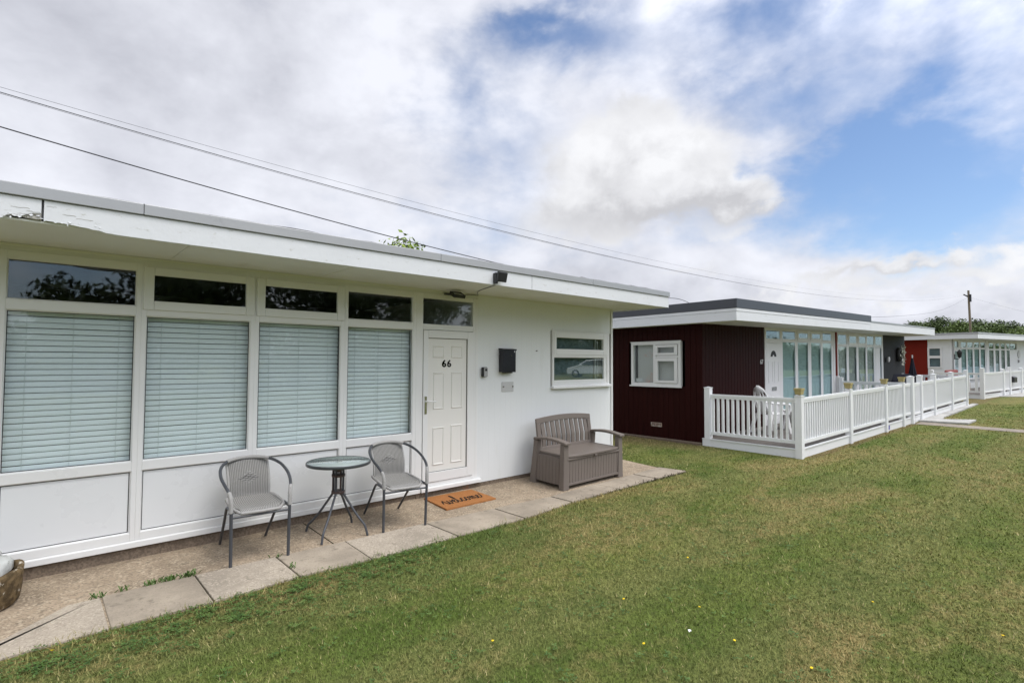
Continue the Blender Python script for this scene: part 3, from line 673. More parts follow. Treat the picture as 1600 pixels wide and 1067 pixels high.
# ------------------------------------------------------------------ things on the wall of 66
def wall_things():
    b = MB(); y = YW - .10; b.box(4.755, 4.985, y, YW - .012, 1.545, 1.868)
    o = thing('mailbox', 'dark navy metal post box screwed to the white wall beside the cream door', 'mailbox', (4.87, YW, 1.7))
    b = MB(); b.box(4.755, 4.990, y, YW - .004, 1.547, 1.855); b.build('body', M['navyblack'], o, bevel=.006)
    b = MB(); b.prism([(y - .012, 1.846), (YW - .004, 1.857), (YW - .004, 1.878), (y - .012, 1.866)], 'x', 4.748, 4.996); b.build('lid', M['navyblack'], o, bevel=.004)
    b = MB(); b.tube([(4.90, y - .001, 1.772), (4.90, y - .009, 1.772)], .010, 10); b.build('lock', M['chrome'], o)
    b = MB(); b.prism([(4.955, 1.822), (4.972, 1.822), (4.966, 1.846), (4.961, 1.846)], 'y', y - .003, y - .0005); b.build('white_mark', M['white'], o)
    b = MB(); b.box(4.80, 4.945, y + .02, YW - .02, 1.533, 1.546); b.build('bottom_catch', M['black'], o)
    o = thing('key_safe', 'small black and silver key safe on the wall right of the door frame', 'key safe', (4.5, YW, 1.54))
    b = MB(); b.box(4.440, 4.525, YW - .05, YW - .004, 1.485, 1.618); b.build('body', M['black'], o, bevel=.016, seg=3)
    b = MB(); b.box(4.456, 4.518, YW - .058, YW - .051, 1.492, 1.608); b.build('cover', M['silver'], o, bevel=.006)
    b = MB(); b.box(4.468, 4.506, YW - .061, YW - .0585, 1.565, 1.595); b.build('dial_window', M['dark'], o, bevel=.003)
    o = thing('blank_plate', 'pale grey blank cover plate with two screws below the post box', 'cover plate', (4.92, YW, 1.34))
    b = MB(); b.box(4.812, 5.030, YW - .009, YW - .001, 1.275, 1.411); b.build('plate', M['greyplate'], o, bevel=.003)
    for x in (4.838, 5.012):
        b = MB(); b.tube([(x, YW - .0092, 1.343), (x, YW - .019, 1.343)], .0105, 8); b.build('screw', M['screw'], o)
    b = MB(); b.tube([(5.481, YW - .001, 1.852), (5.481, YW - .03, 1.856)], .007, 7); b.lathe([(0.013, 0), (.013, .004)], (5.481, YW - .02, 1.849), 8)
    tag(b.build('wall_screw', M['screw'], loc=(5.481, YW, 1.852)), 'lone dark screw in the white wall between post box and small window', 'screw')
    b = MB(); b.tube([(4.72, YW - .002, 1.79), (4.722, YW - .02, 1.793), (4.75, YW - .03, 1.80)], .0022, 5)
    tag(b.build('wire_hook', M['greyplate'], loc=(4.72, YW, 1.79)), 'thin bent wire sticking out left of the dark post box', 'wire')
    # flood light under the soffit, over the door
    o = thing('floodlight', 'small black floodlight under the eaves just above the door transom', 'floodlight', (3.95, YW - .05, 2.55))
    def rot(c, ax):
        m = Matrix.Rotation(ax, 3, 'X'); c = Vector(c)
        return lambda x, y, z: tuple(c + m @ Vector((x, y, z)))
    hc = (3.90, YW - .20, 2.525)
    b = MB(rot(hc, R(-62))); ring(b, -.085, .085, -.06, .06, .014, .014, .014, .014, -.022, .02); b.box(-.071, .071, -.006, .018, -.046, .046); b.build('head', M['black'], o, bevel=.004)
    b = MB(rot(hc, R(-62))); b.box(-.070, .070, -.011, -.0062, -.045, .045); b.build('lens', M['greyplate'], o)
    b = MB(); b.tube([(3.83, YW - .20, 2.53), (3.83, YW - .05, 2.55), (3.83, YW - .012, 2.55), (3.97, YW - .012, 2.55), (3.97, YW - .05, 2.55), (3.97, YW - .20, 2.53)], .009, 6); b.build('bracket', M['black'], o)
    # one on the fascia
    o = thing('floodlight', 'square black floodlight fixed to the front of the white fascia', 'floodlight', (3.9, YF, 2.65))
    hc = (3.905, YF - .075, 2.655)
    b = MB(rot(hc, R(14))); b.box(-.066, .066, -.02, .02, -.058, .058); b.build('head', M['black'], o, bevel=.008)
    b = MB(rot(hc, R(14))); b.box(-.054, .054, -.0235, -.0202, -.046, .046); b.build('lens', M['dark'], o, bevel=.002)
    b = MB(); b.box(3.835, 3.865, YF - .055, YF - .002, 2.575, 2.70); b.build('bracket', M['black'], o, bevel=.004)
    pts = smooth_path([(3.86, YF + .02, 2.562), (3.92, YF + .06, 2.575), (4.12, YW - .35, 2.579), (4.36, YW - .03, 2.575), (4.3, YW - .03, 2.573), (4.12, YW - .04, 2.56), (3.98, YW - .06, 2.565)], 5)
    b = MB(); b.tube(pts, .0045, 6); tag(b.build('light_cable', M['cableg'], loc=pts[0]), 'thin dark cable stapled under the eaves between the two floodlights', 'cable')
wall_things()

# ------------------------------------------------------------------ bistro chairs and table
def uv_sheet(name, rows, mat, parent, thick=.014):
    """grid of points (list of rows) with UVs, thickened"""
    nr, nc = len(rows), len(rows[0])
    me = bpy.data.meshes.new(name)
    me.from_pydata([tuple(p) for r in rows for p in r], [], [(i * nc + j, i * nc + j + 1, (i + 1) * nc + j + 1, (i + 1) * nc + j) for i in range(nr - 1) for j in range(nc - 1)])
    uv = me.uv_layers.new(name='UVMap')
    for lp in me.loops:
        i, j = divmod(lp.vertex_index, nc); uv.data[lp.index].uv = (j / (nc - 1), i / (nr - 1) * 1.6)
    for p in me.polygons: p.use_smooth = True
    me.materials.append(mat)
    o = bpy.data.objects.new(name, me); COL.objects.link(o); o.parent = parent
    md = o.modifiers.new('thick', 'SOLIDIFY'); md.thickness = thick; md.offset = 0
    return o
def bistro_chair():
    c = thing('bistro_chair', 'grey woven bistro chair left of the glass table', 'chair', (1.475, 5.115, .004), (0, 0, R(-4)), 'bistro chairs at the glass table')
    hoop = [(-.225, -.335, .0), (-.227, -.335, .25), (-.23, -.335, .44), (-.233, -.328, .545), (-.246, -.290, .605), (-.262, -.20, .648), (-.268, -.07, .690), (-.245, .075, .735), (-.18, .19, .768), (-.09, .245, .781), (0, .258, .784)]
    full = hoop + [(-x, y, z) for x, y, z in hoop[::-1][1:]]
    pts = smooth_path(full, 6)
    b = MB(); b.tube(pts, .0135, 10); b.build('arm_frame', M['tube'], c, local=True)
    for s in (-1, 1):
        b = MB(); b.tube(smooth_path([(s * .222, -.335, .432), (s * .22, -.20, .435), (s * .218, -.10, .428), (s * .214, -.03, .385), (s * .205, .10, .25), (s * .195, .335, .0)], 5), .012, 8); b.build('leg', M['tube'], c, local=True)
        b = MB(); b.tube([p for p in pts if p.x * s > 0 and p.y < -.2 and .42 < p.z < .60], .0168, 10)
        for q in range(5): b.lathe([(.0165, -.006), (.0195, 0), (.0165, .006)], (s * .232, -.3325 + q * .0015, .44 + q * .024), 10)
        b.build('arm_wrap', M['wrap'], c, local=True)
    b = MB(); b.tube([(-.228, -.335, .395), (.228, -.335, .395)], .0095, 8); b.build('crossbar', M['tube'], c, local=True)
    # wrapped top rail
    tp = [p for p in pts if p.y > .16 and abs(p.x) < .185]
    b = MB(); b.tube(tp, .0165, 10); b.build('top_wrap', M['wrap'], c, local=True)
    # seat and back: one woven sheet each
    rows = []
    for i in range(15):
        t = i / 14; y = -.33 + .50 * t; hw = .205 * (1 - .30 * max(0, .22 - t) / .22) * (1 - .12 * max(0, t - .5) / .5); row = []
        for j in range(17):
            s = j / 8 - 1; z = .447 - .022 * math.sin(math.pi * min(1, t * 1.05)) * (1 - s * s * .8) - (.035 * (1 - t / .12) ** 2 if t < .12 else 0)
            row.append((s * hw, y, z))
        rows.append(row)
    uv_sheet('seat', rows, M['weave'], c, .016)
    rows = []
    for i in range(17):
        t = i / 16; row = []
        zz = .425 + .345 * t; y0 = .155 + .10 * t - .045 * math.sin(math.pi * t) + (0.03 * (1 - t / .15) ** 2 * -1 if t < .15 else 0); hw = .168 + .006 * t
        for j in range(17):
            s = j / 8 - 1; row.append((s * hw, y0 - .020 * s * s * (1 - .5 * t) + .012 * (1 - s * s), zz - .028 * s * s * t))
        rows.append(row)
    bo = uv_sheet('backrest', rows, M['weave'], c, .016)
    for s in (-1, 1):
        b = MB(); b.tube([(s * (.168 + .006 * i / 8), .155 + .10 * i / 8 - .045 * math.sin(math.pi * i / 8) - .02 * (1 - .5 * i / 8), .43 + .335 * i / 8 - .02 * i / 8) for i in range(9)], .011, 8)
        b.build('back_edging', M['wrap'], bo, local=True)
    b = MB()   # little diamond of raised weave
    for r_ in range(-3, 4):
        n = 4 - abs(r_)
        for q in range(n):
            x = (q - (n - 1) / 2) * .044; z = .615 + r_ * .0165
            b.tube([(x - .017, .1615, z - .004), (x, .1575, z), (x + .017, .1615, z + .004)], .0042, 6)
    b.build('woven_motif', M['wrap'], bo, local=True)
    # fringed edge rolls of the seat
    b = MB()
    for s in (-1, 1):
        b.tube([(s * .150, -.325, .418), (s * .19, -.28, .438), (s * .205, -.2, .447), (s * .203, -.05, .452), (s * .195, .08, .452), (s * .175, .165, .445)], .0135, 8)
    b.tube([(-.155, -.331, .42), (0, -.345, .42), (.155, -.331, .42)], .014, 8)
    b.build('seat_edging', M['wrap'], c, local=True)
    c2 = copy_tree(c); c2.location = (2.865, 5.075, .006); c2.rotation_euler = (R(2.2), 0, R(-8))
    c2['label'] = 'grey woven bistro chair between the glass table and the door mat'
bistro_chair()
def bistro_table():
    cx, cy = 2.245, 5.045
    c = thing('bistro_table', 'small round glass topped table with dark rim between the bistro chairs', 'table', (cx, cy, .01))
    b = MB(); n = 48; prof = [(.288, .672), (.301, .668), (.306, .673), (.306, .691), (.303, .696), (.296, .697), (.294, .692)]
    b.lathe(prof + [prof[0]], (cx, cy, .01), n); b.build('rim', M['rim'], c)
    b = MB(); b.lathe([(.0, .689), (.2945, .689), (.2945, .6945), (.0, .694)], (cx, cy, .01), n); b.build('glass_top', M['glasstop'], c)
    b = MB()
    for k in range(4):
        a = R(10 + 90 * k); p = []
        for i in range(9):
            t = i / 8; r_ = .05 + .235 * t; aa = a + .55 * t; p.append((cx + r_ * math.cos(aa), cy + r_ * math.sin(aa), .683 - .01 * math.sin(math.pi * t)))
        b.tube(p, .007, 6, flat=.5)
    b.build('top_support', M['rim'], c)
    b = MB(); b.box(cx - .035, cx + .035, cy - .004, cy + .004, .7045, .7065); b.build('centre_slot', M['dark'], c)
    for k in range(4):
        a = R(40 + 90 * k); co, si = math.cos(a), math.sin(a); rr = (.32, .33, .315, .31)[k]
        leg = [(.052, .66), (.052, .56), (.050, .42), (.062, .385), (.12, .30), (.20, .19), (.27, .11), (rr - .02, .07), (rr, .0)]
        b = MB(); b.tube(smooth_path([(cx + r_ * co, cy + r_ * si, .0 + z) for r_, z in leg], 4), .0115, 8); b.build('leg', M['tube'], c)
    b = MB()
    for z in (.41, .57):
        b.lathe([(.040, z - .012), (.064, z - .012), (.064, z + .012), (.040, z + .012)], (cx, cy, 0), 20)
    for k in range(4):
        a = R(85 + 90 * k); b.tube([(cx + .056 * math.cos(a), cy + .056 * math.sin(a), .385), (cx + .056 * math.cos(a), cy + .056 * math.sin(a), .665)], .0058, 6)
    b.build('rod_bundle', M['rust'], c)
    b = MB(); b.lathe([(.02, .60), (.055, .625), (.06, .66)], (cx, cy, 0), 12); b.build('top_boss', M['rust'], c)
bistro_table()

# ------------------------------------------------------------------ storage bench
def bench():
    c = thing('storage_bench', 'taupe plastic garden bench with a storage box seat against the white wall', 'bench', (5.845, 5.085, .006), (R(1.5), 0, R(1.5)))
    W, D = .665, .325
    K = dict(local=True)
    b = MB()     # box body with vertical plank grooves
    boards(b, -W + .075, W - .075, .055, .405, .062, -D + .018, .004, .006, 'u', .03)
    for s in (-1, 1):
        q = MB(); boards(b, -D + .048, D - .06, .055, .405, .062, s * (W - .028), .004, .006, 'v', .03, None, s)
    b.box(-W + .06, W - .06, D - .05, D - .03, .055, .405)
    b.build('storage_box', M['resin'], c, **K)
    b = MB(); b.box(-W + .072, W - .072, -D + .004, -D + .0165, .050, .082); b.box(-W + .072, W - .072, -D + .004, -D + .0165, .385, .410); b.build('box_rail', M['resin'], c, bevel=.004, **K)
    # seat lid, slightly bowed front
    pts = [(-W + .07, .20), (W - .07, .20), (W - .07, -.30)] + [(x, -.318 - .022 * (1 - (x / .6) ** 2)) for x in (.45, .3, .15, 0, -.15, -.3, -.45)] + [(-W + .07, -.30)]
    b = MB(); b.prism(pts, 'z', .413, .448); b.build('seat', M['resin'], c, bevel=.010, seg=3, **K)
    b = MB(); b.box(-.03, .03, -D - .018, -D + .003, .395, .4125); b.build('lid_catch', M['resin'], c, bevel=.004, **K)
    for s in (-1, 1):
        b = MB()  # front post, tapered
        x = s * (W - .052); hw = .052
        v = [(x - hw - .006, -D - .005, 0), (x + hw + .006, -D - .005, 0), (x + hw + .006, -D + .085, 0), (x - hw - .006, -D + .085, 0), (x - hw + .008, -D + .012, .60), (x + hw - .008, -D + .012, .60), (x + hw - .008, -D + .085, .60), (x - hw + .008, -D + .085, .60)]
        b.add(v, [(3, 2, 1, 0), (4, 5, 6, 7), (0, 1, 5, 4), (1, 2, 6, 5), (2, 3, 7, 6), (3, 0, 4, 7)]); b.build('leg', M['resin'], c, bevel=.008, **K)
        b = MB()  # back post leaning
        v = [(x - .045, D - .115, 0), (x + .045, D - .115, 0), (x + .045, D - .01, 0), (x - .045, D - .01, 0), (x - .035, D - .150, .60), (x + .035, D - .150, .60), (x + .035, D - .07, .60), (x - .035, D - .07, .60)]
        b.add(v, [(3, 2, 1, 0), (4, 5, 6, 7), (0, 1, 5, 4), (1, 2, 6, 5), (2, 3, 7, 6), (3, 0, 4, 7)]); b.build('leg', M['resin'], c, bevel=.008, **K)
        b = MB()  # arm rest: gently arched
        n = 12; prof = []
        for i in range(n + 1):
            t = i / n; prof.append((-D - .02 + (2 * D - .06) * t, .628 + .030 * math.sin(math.pi * t) + .006 * t))
        v = []
        for y, z in prof:
            w_ = .056; v += [(x - w_, y, z - .034), (x + w_, y, z - .034), (x + w_, y, z), (x - w_, y, z)]
        fs = [(3, 2, 1, 0), (4 * n, 4 * n + 1, 4 * n + 2, 4 * n + 3)]
        for i in range(n):
            for k in range(4): fs.append((4 * i + k, 4 * i + (k + 1) % 4, 4 * i + 4 + (k + 1) % 4, 4 * i + 4 + k))
        b.add(v, fs); b.build('armrest', M['resin'], c, bevel=.009, seg=3, **K)
        b = MB(); b.box(x - .008 * s - .022, x - .008 * s + .022, -D + .02, D - .10, .37, .414); b.build('side_rail', M['resin'], c, bevel=.004, **K)
    # backrest: frame with arched top rail, wide slats with a kink
    def back(x, z):  # lean
        return D - .125 + (z - .40) * .16
    b = MB()
    n = 14
    def rail(z0f, z1f, xa, xb, th=.03):
        v = []
        for i in range(n + 1):
            x = xa + (xb - xa) * i / n
            for z in (z0f(x), z1f(x)):
                v += [(x, back(x, z) - th / 2, z), (x, back(x, z) + th / 2, z)]
        fs = [(0, 1, 3, 2), (4 * n, 4 * n + 2, 4 * n + 3, 4 * n + 1)]
        for i in range(n):
            a, d = 4 * i, 4 * i + 4
            fs += [(a, a + 2, d + 2, d), (a + 1, d + 1, d + 3, a + 3), (a + 2, a + 3, d + 3, d + 2), (a, d, d + 1, a + 1)]
        b.add(v, fs)
    arch = lambda x: .875 + .035 * (1 - (x / .6) ** 2)
    rail(lambda x: arch(x) - .075, arch, -.602, .602)
    rail(lambda x: .44, lambda x: .49, -.575, .575)
    for s in (-1, 1):
        v = []
        for z in (.40, arch(.57) - .076):
            for dx in (0, -.075): v += [(s * (.60 + dx), back(0, z) - .016, z), (s * (.60 + dx), back(0, z) + .016, z)]
        v2 = [v[0], v[2], v[3], v[1], v[4], v[6], v[7], v[5]]
        b.add(v2, [(0, 1, 2, 3), (7, 6, 5, 4), (0, 4, 5, 1), (1, 5, 6, 2), (2, 6, 7, 3), (3, 7, 4, 0)])
    bo = b.build('backrest', M['resin'], c, bevel=.006, **K)
    for i in range(10):
        x = -.475 + i * .1055; w_ = .036; zs = (.488, .62, arch(x) - .074); v = []
        for z in zs:
            off = -.012 if z == .62 else .006
            for dx in (-w_, w_): v += [(x + dx, back(x, z) + off - .009, z), (x + dx, back(x, z) + off + .009, z)]
        fs = [(0, 1, 3, 2), (8, 10, 11, 9)]
        for a in (0, 4): fs += [(a, a + 2, a + 6, a + 4), (a + 1, a + 5, a + 7, a + 3), (a, a + 4, a + 5, a + 1), (a + 2, a + 3, a + 7, a + 6)]
        b = MB(); b.add(v, fs); b.build('slat', M['resin'], bo, bevel=.004, **K)
bench()

# ------------------------------------------------------------------ door mat with the word on it
def doormat():
    A, B, C, D_ = Vector((3.515, 5.485, 0)), Vector((4.215, 5.46, 0)), Vector((4.235, 4.99, 0)), Vector((3.50, 4.985, 0))
    def P(u, v, h):
        p = (A * (1 - u) + B * u) * v + (D_ * (1 - u) + C * u) * (1 - v); return (p.x, p.y, pathz(p.x, p.y) + h)
    c = thing('doormat', 'orange brown coir doormat reading welcome below the cream door', 'doormat', (3.87, 5.25, .03))
    b = MB(); n = 24; m_ = 10
    top = [P(i / n + (random.uniform(-.002, .002) if i in (0, n) else 0), j / m_ + (random.uniform(-.004, .004) if j in (0, m_) else 0), .019) for i in range(n + 1) for j in range(m_ + 1)]
    bot = [P(i / n, j / m_, .002) for i in range(n + 1) for j in range(m_ + 1)]
    q = m_ + 1; k = len(top)
    fs = [(i * q + j, (i + 1) * q + j, (i + 1) * q + j + 1, i * q + j + 1) for i in range(n) for j in range(m_)]
    for i in range(n): fs += [(i * q, k + i * q, k + (i + 1) * q, (i + 1) * q), ((i + 1) * q - 1, (i + 2) * q - 1, k + (i + 2) * q - 1, k + (i + 1) * q - 1)]
    for j in range(m_): fs += [(j, j + 1, k + j + 1, k + j), (n * q + j, k + n * q + j, k + n * q + j + 1, n * q + j + 1)]
    b.add(top + bot, fs); b.build('mat_body', M['coir'], c)
    st = [[(-.25, .12), (-.05, .38), (.10, .55), (.18, .52), (.20, .25), (.26, .05), (.38, .02), (.50, .2), (.56, .5), (.56, .22), (.64, .03), (.76, .03), (.90, .25), (.92, .48), (.96, .38), (1.06, .36), (1.2, .26), (1.36, .32), (1.40, .45), (1.30, .52), (1.20, .38), (1.20, .15), (1.32, .02), (1.48, .08), (1.66, .35), (1.84, .8), (1.86, 1.08), (1.78, 1.16), (1.70, 1.0), (1.70, .5), (1.74, .14), (1.86, .02), (2.0, .1), (2.14, .3)],
          [(2.50, .42), (2.42, .52), (2.28, .46), (2.20, .25), (2.26, .05), (2.40, .01), (2.56, .12), (2.70, .34)],
          [(2.98, .50), (2.84, .50), (2.74, .32), (2.76, .10), (2.90, .02), (3.04, .12), (3.10, .34), (3.0, .50), (3.08, .42), (3.22, .44), (3.33, .5), (3.37, .4), (3.36, .03), (3.38, .25), (3.48, .46), (3.58, .50), (3.62, .4), (3.62, .03), (3.64, .25), (3.74, .46), (3.84, .50), (3.89, .38), (3.89, .12), (3.97, .02), (4.1, .1), (4.24, .26), (4.40, .32), (4.45, .44), (4.36, .52), (4.26, .40), (4.24, .18), (4.34, .02), (4.52, .06), (4.75, .3), (5.0, .72)]]
    b = MB()
    for s in st:
        pts = smooth_path([(x, y, 0) for x, y in s], 5); L = []
        for i, p in enumerate(pts):
            t = (pts[min(i + 1, len(pts) - 1)] - pts[max(i - 1, 0)]).normalized(); nn = Vector((-t.y, t.x, 0)); w_ = .030 + .036 * abs(t.y)
            for sg in (1, -1):
                q_ = p + nn * w_ * sg; u = .09 + (q_.x + .25) / 5.25 * .84; v = .26 + q_.y * .47
                L.append(P(u, v, .0215 + .00002 * (i % 7)))
        b.add(L, [(2 * i, 2 * i + 1, 2 * i + 3, 2 * i + 2) for i in range(len(pts) - 1)])
    b.build('lettering', M['inkblack'], c)
doormat()

# ------------------------------------------------------------------ stone tub with a rock
def tub():
    cx, cy = -.275, 5.16
    c = thing('stone_tub', 'mossy brown stone tub at the left edge of the path', 'planter', (cx, cy, .0))
    b = MB(); n = 36
    prof = [(.215, .0), (.232, .02), (.242, .10), (.248, .19), (.252, .232), (.240, .246), (.222, .243), (.212, .225), (.205, .16)]
    v = []
    for r_, z in prof:
        for k in range(n):
            a = 2 * math.pi * k / n; q = 1 + .012 * math.sin(5 * a + z * 9) + .008 * math.sin(11 * a + z * 23); zz = z + (.010 * math.sin(3 * a + 1) + .006 * math.sin(7 * a) if z > .2 else 0)
            v.append((cx + r_ * q * math.cos(a), cy + r_ * q * math.sin(a), zz))
    b.add(v, [(i * n + k, i * n + (k + 1) % n, (i + 1) * n + (k + 1) % n, (i + 1) * n + k) for i in range(len(prof) - 1) for k in range(n)], True)
    b.build('tub_wall', M['tub'], c)
    b = MB(); b.lathe([(0, .20), (.215, .19)], (cx, cy, 0), 24); b.build('soil', M['soil'], c)
    o = thing('rock', 'flat pale grey rock propped in the stone tub', 'rock', (cx, cy, .2))
    b = MB(); n = 26; top = []; bot = []
    for k in range(n):
        a = 2 * math.pi * k / n; r_ = 1 + .10 * math.sin(3 * a + .5) + .06 * math.sin(7 * a)
        x, y = .165 * r_ * math.cos(a), .150 * r_ * math.sin(a)
        tz = .235 + .22 * (y + .05) + .05 * x
        top.append((cx + .01 + x * .9, cy + .03 + y * .9, tz + .028)); bot.append((cx + .01 + x, cy + .03 + y, tz))
    low = [(p[0], p[1], p[2] - .05) for p in bot]
    b.add(top + bot + low, [list(range(n))] + [(n + k, n + (k + 1) % n, (k + 1) % n, k) for k in range(n)] + [(2 * n + k, 2 * n + (k + 1) % n, n + (k + 1) % n, n + k) for k in range(n)], True)
    b.build('slab', M['rock'], o)
    b = MB(); b.lathe([(0, .0), (.05, .0), (.055, .03), (.045, .05), (0, .06)], (cx + .07, cy + .12, .285), 12, 1.1, .7); b.build('small_stone', M['rock'], o)
    b = MB(); b.lathe([(0, -.012), (.013, 0), (0, .012)], (cx + .10, cy - .02, .282), 8); b.build('blue_bead', M['bluebit'], o)
tub()

# ------------------------------------------------------------------ neighbouring plots: local frames (u along the front, v to the back, w up)
def frame(O, adeg, s, sv, z0):
    a = R(adeg); e1 = Vector((math.cos(a), math.sin(a), 0)); e2 = Vector((-math.sin(a), math.cos(a), 0)); O = Vector((O[0], O[1], z0))
    def L(u, v, w): return tuple(O + e1 * u + e2 * v + Vector((0, 0, w + s * u + sv * v)))
    return L
L67 = frame((10.293, 5.526), -1.948, .016, -.008, 0)
L69 = frame((31.80, 4.54), -8, .014, 0, .289 + .05)

def glazing(par, xf, cols, wb, wt, tb, tt, m_frame, glass, curtain, y=.0, edge=(None, None), pleat=.09):
    """window columns: cols = (g0,g1, small casement or False, top override)"""
    for i, (g0, g1, sash) in enumerate(cols):
        a = edge[0] if i == 0 and edge[0] is not None else (cols[i - 1][1] + g0) / 2 if i else g0 - .06
        d = edge[1] if i == len(cols) - 1 and edge[1] is not None else (cols[i + 1][0] + g1) / 2 if i < len(cols) - 1 else g1 + .06
        w = MB(xf); y0, y1 = -.01, .012
        w.box(a, g0, y0, y1, wb - .07, tt + .06); w.box(g1, d, y0, y1, wb - .07, tt + .06)
        for q0, q1 in ((wb - .07, wb), (wt, tb), (tt, tt + .06)): w.box(g0, g1, y0, y1, q0, q1)
        wo = w.build('window', M['white'], par)
        p = MB(xf); p.box(g0, g1, -.006, .0, wb, wt); p.build('pane', glass, wo)
        if sash:
            q = MB(xf); ring(q, g0 - .03, g1 + .03, tb - .02, tt + .03, .070, .070, .060, .065, -.024, .0195); q.build('sash', M['upvc'], wo)
            p = MB(xf); p.box(g0 + .040, g1 - .040, -.020, -.014, tb + .040, tt - .035); p.build('transom_pane', glass, wo)
        else:
            p = MB(xf); p.box(g0, g1, -.006, .0, tb, tt); p.build('transom_pane', glass, wo)
        if curtain:
            n = max(3, int((g1 - g0) / pleat) * 2); k = MB(xf); v = []
            for j in range(n + 1):
                u = g0 - .05 + (g1 - g0 + .1) * j / n; yy = .045 + (.012 if j % 2 else -.012)
                v += [(u, yy, wb - .02), (u, yy, wt + .02)]
            k.add(v, [(2 * j, 2 * j + 2, 2 * j + 3, 2 * j + 1) for j in range(n)]); k.build('curtain', curtain, wo)

def chalet67():
    X = L67
    c = thing('chalet', 'maroon boarded chalet with a slate coloured roof upstand and a railed deck', 'chalet', X(0, 0, 0))
    VB, UE = 6.2, 7.42
    b = MB(X); boards(b, 0, 2.83, -.12, 2.51, .135, 0, .008, .010, 'u', .06); b.build('wall', M['maroon'], c)
    b = MB(X); boards(b, .001, VB, -.12, 2.51, .135, -.001, .008, .010, 'v', .06, (.49, 1.79, 1.18, 2.155)); b.build('wall', M['maroon'], c)
    b = MB(X); b.box(.06, UE, VB - .06, VB, -.1, 2.5); b.box(UE - .05, UE, .08, VB - .06, -.1, 2.5); b.box(2.83, UE, .07, .10, -.1, .40); b.build('wall', M['room'], c)
    b = MB(X); b.box(.062, UE - .051, .105, VB - .062, .12, .15); b.build('floor', M['room'], c)
    b = MB(X); b.box(.062, UE - .051, 2.6, 2.65, .15, 2.49); b.build('partition', M['room'], c)
    b = MB(X); b.box(-.14, -.01, -.0, VB, -.2, .035); b.build('footing', M['found'], c)
    b = MB(X); b.box(2.83, UE, -.004, .05, 2.49, 2.515); b.build('lintel', M['white'], c)
    # roof
    b = MB(X); b.box(-.36, 7.36, -.91, VB + .3, 2.55, 2.74); ro = b.build('roof', M['felt'], c)
    b = MB(X); b.box(-.40, 7.405, -.955, -.915, 2.733, 2.918); b.box(-.40, -.36, -.9149, VB + .3, 2.733, 2.918); b.box(7.365, 7.405, -.9149, VB + .3, 2.733, 2.918); b.box(-.359, 7.364, VB + .26, VB + .3, 2.74, 2.918)
    b.build('upstand', M['upstand'], ro, bevel=.008)
    b = MB(X); b.box(-.387, 7.385, -.942, -.912, 2.498, 2.672); b.box(-.387, -.357, -.9119, VB + .3, 2.498, 2.672); b.build('fascia', M['fascia'], c)
    b = MB(X); b.box(-.393, 7.385, -.948, -.912, 2.675, 2.731); b.box(-.393, -.357, -.9118, VB + .3, 2.675, 2.731); b.build('fascia_trim', M['fascia'], c)
    b = MB(X); b.box(-.356, 7.385, -.911, -.001, 2.503, 2.52); b.box(-.356, -.002, 0, VB, 2.503, 2.52); b.build('soffit', M['soffit'], c)
    # side window
    w = MB(X); xf = lambda a, y, z: X(y, a, z)
    w = MB(xf); ring(w, .49, 1.79, 1.18, 2.155, .06, .06, .06, .06, -.028, .05); w.box(1.13, 1.185, -.028, .05, 1.24, 2.095); w.box(.55, 1.13, -.026, .048, 1.80, 1.845)
    w.box(.46, 1.82, -.05, -.0285, 1.15, 1.185); w.box(.47, 1.81, -.036, -.029, 2.155, 2.17)
    wo = w.build('window', M['upvc'], c)
    w = MB(xf); ring(w, .565, 1.12, 1.855, 2.085, .075, .06, .05, .055, -.045, .0); w.build('sash', M['upvc'], wo)
    w = MB(xf); ring(w, .565, 1.12, 1.245, 1.795, .075, .06, .055, .07, -.045, .0); w.build('sash', M['upvc'], wo)
    w = MB(xf); w.box(1.185, 1.73, .005, .011, 1.24, 2.095); w.build('pane', M['glass'], wo)
    w = MB(xf); w.box(.64, 1.06, -.02, -.014, 1.905, 2.03); w.build('pane', M['glass'], wo)
    w = MB(xf); w.box(.64, 1.06, -.02, -.014, 1.30, 1.725); w.build('pane', M['glass'], wo)
    w = MB(xf); w.box(.56, 1.67, .075, .08, 1.2, 2.14); w.build('blind', M['pinkish'], wo)
    w = MB(xf); w.box(1.52, 1.70, .04, .05, 1.255, 1.33); w.build('window_label', M['greyplate'], wo)
    # air brick, broken paint
    w = MB(xf); ring(w, .98, 1.26, .27, .36, .02, .02, .014, .014, -.012, .001)
    for i in range(7): w.box(1.0 + i * .034, 1.016 + i * .034, -.010, .001, .2845, .3455)
    w.build('air_brick', M['airbrick'], c)
    # window bay
    cols = [(3.82, 4.58, False), (4.75, 5.42, True), (5.63, 6.30, True), (6.46, 7.12, False)]
    glazing(c, X, cols, .42, 2.155, 2.235, 2.435, None, M['glassfar'], M['curtg'], edge=(3.735, 7.25))
    b = MB(X); b.box(7.25, 7.39, -.02, .06, -.1, 2.49); b.build('window_post', M['white'], c)
    # door
    b = MB(X); b.box(2.832, 2.905, -.01, .06, .1, 2.49); b.box(3.665, 3.7349, -.01, .06, .1, 2.49); b.box(2.905, 3.665, -.01, .06, 2.435, 2.49); b.box(2.905, 3.665, -.01, .06, 2.13, 2.235); b.box(2.905, 3.665, -.01, .06, .1, .16)
    do = b.build('door_frame', M['white'], c)
    b = MB(X); b.box(2.905, 3.665, -.006, .0, 2.235, 2.435); b.build('transom_pane', M['glassfar'], do)
    b = MB(X); b.box(2.908, 3.662, -.012, .03, .163, 2.127)
    dl = b.build('door', M['white'], c, bevel=.004)
    b = MB(X)
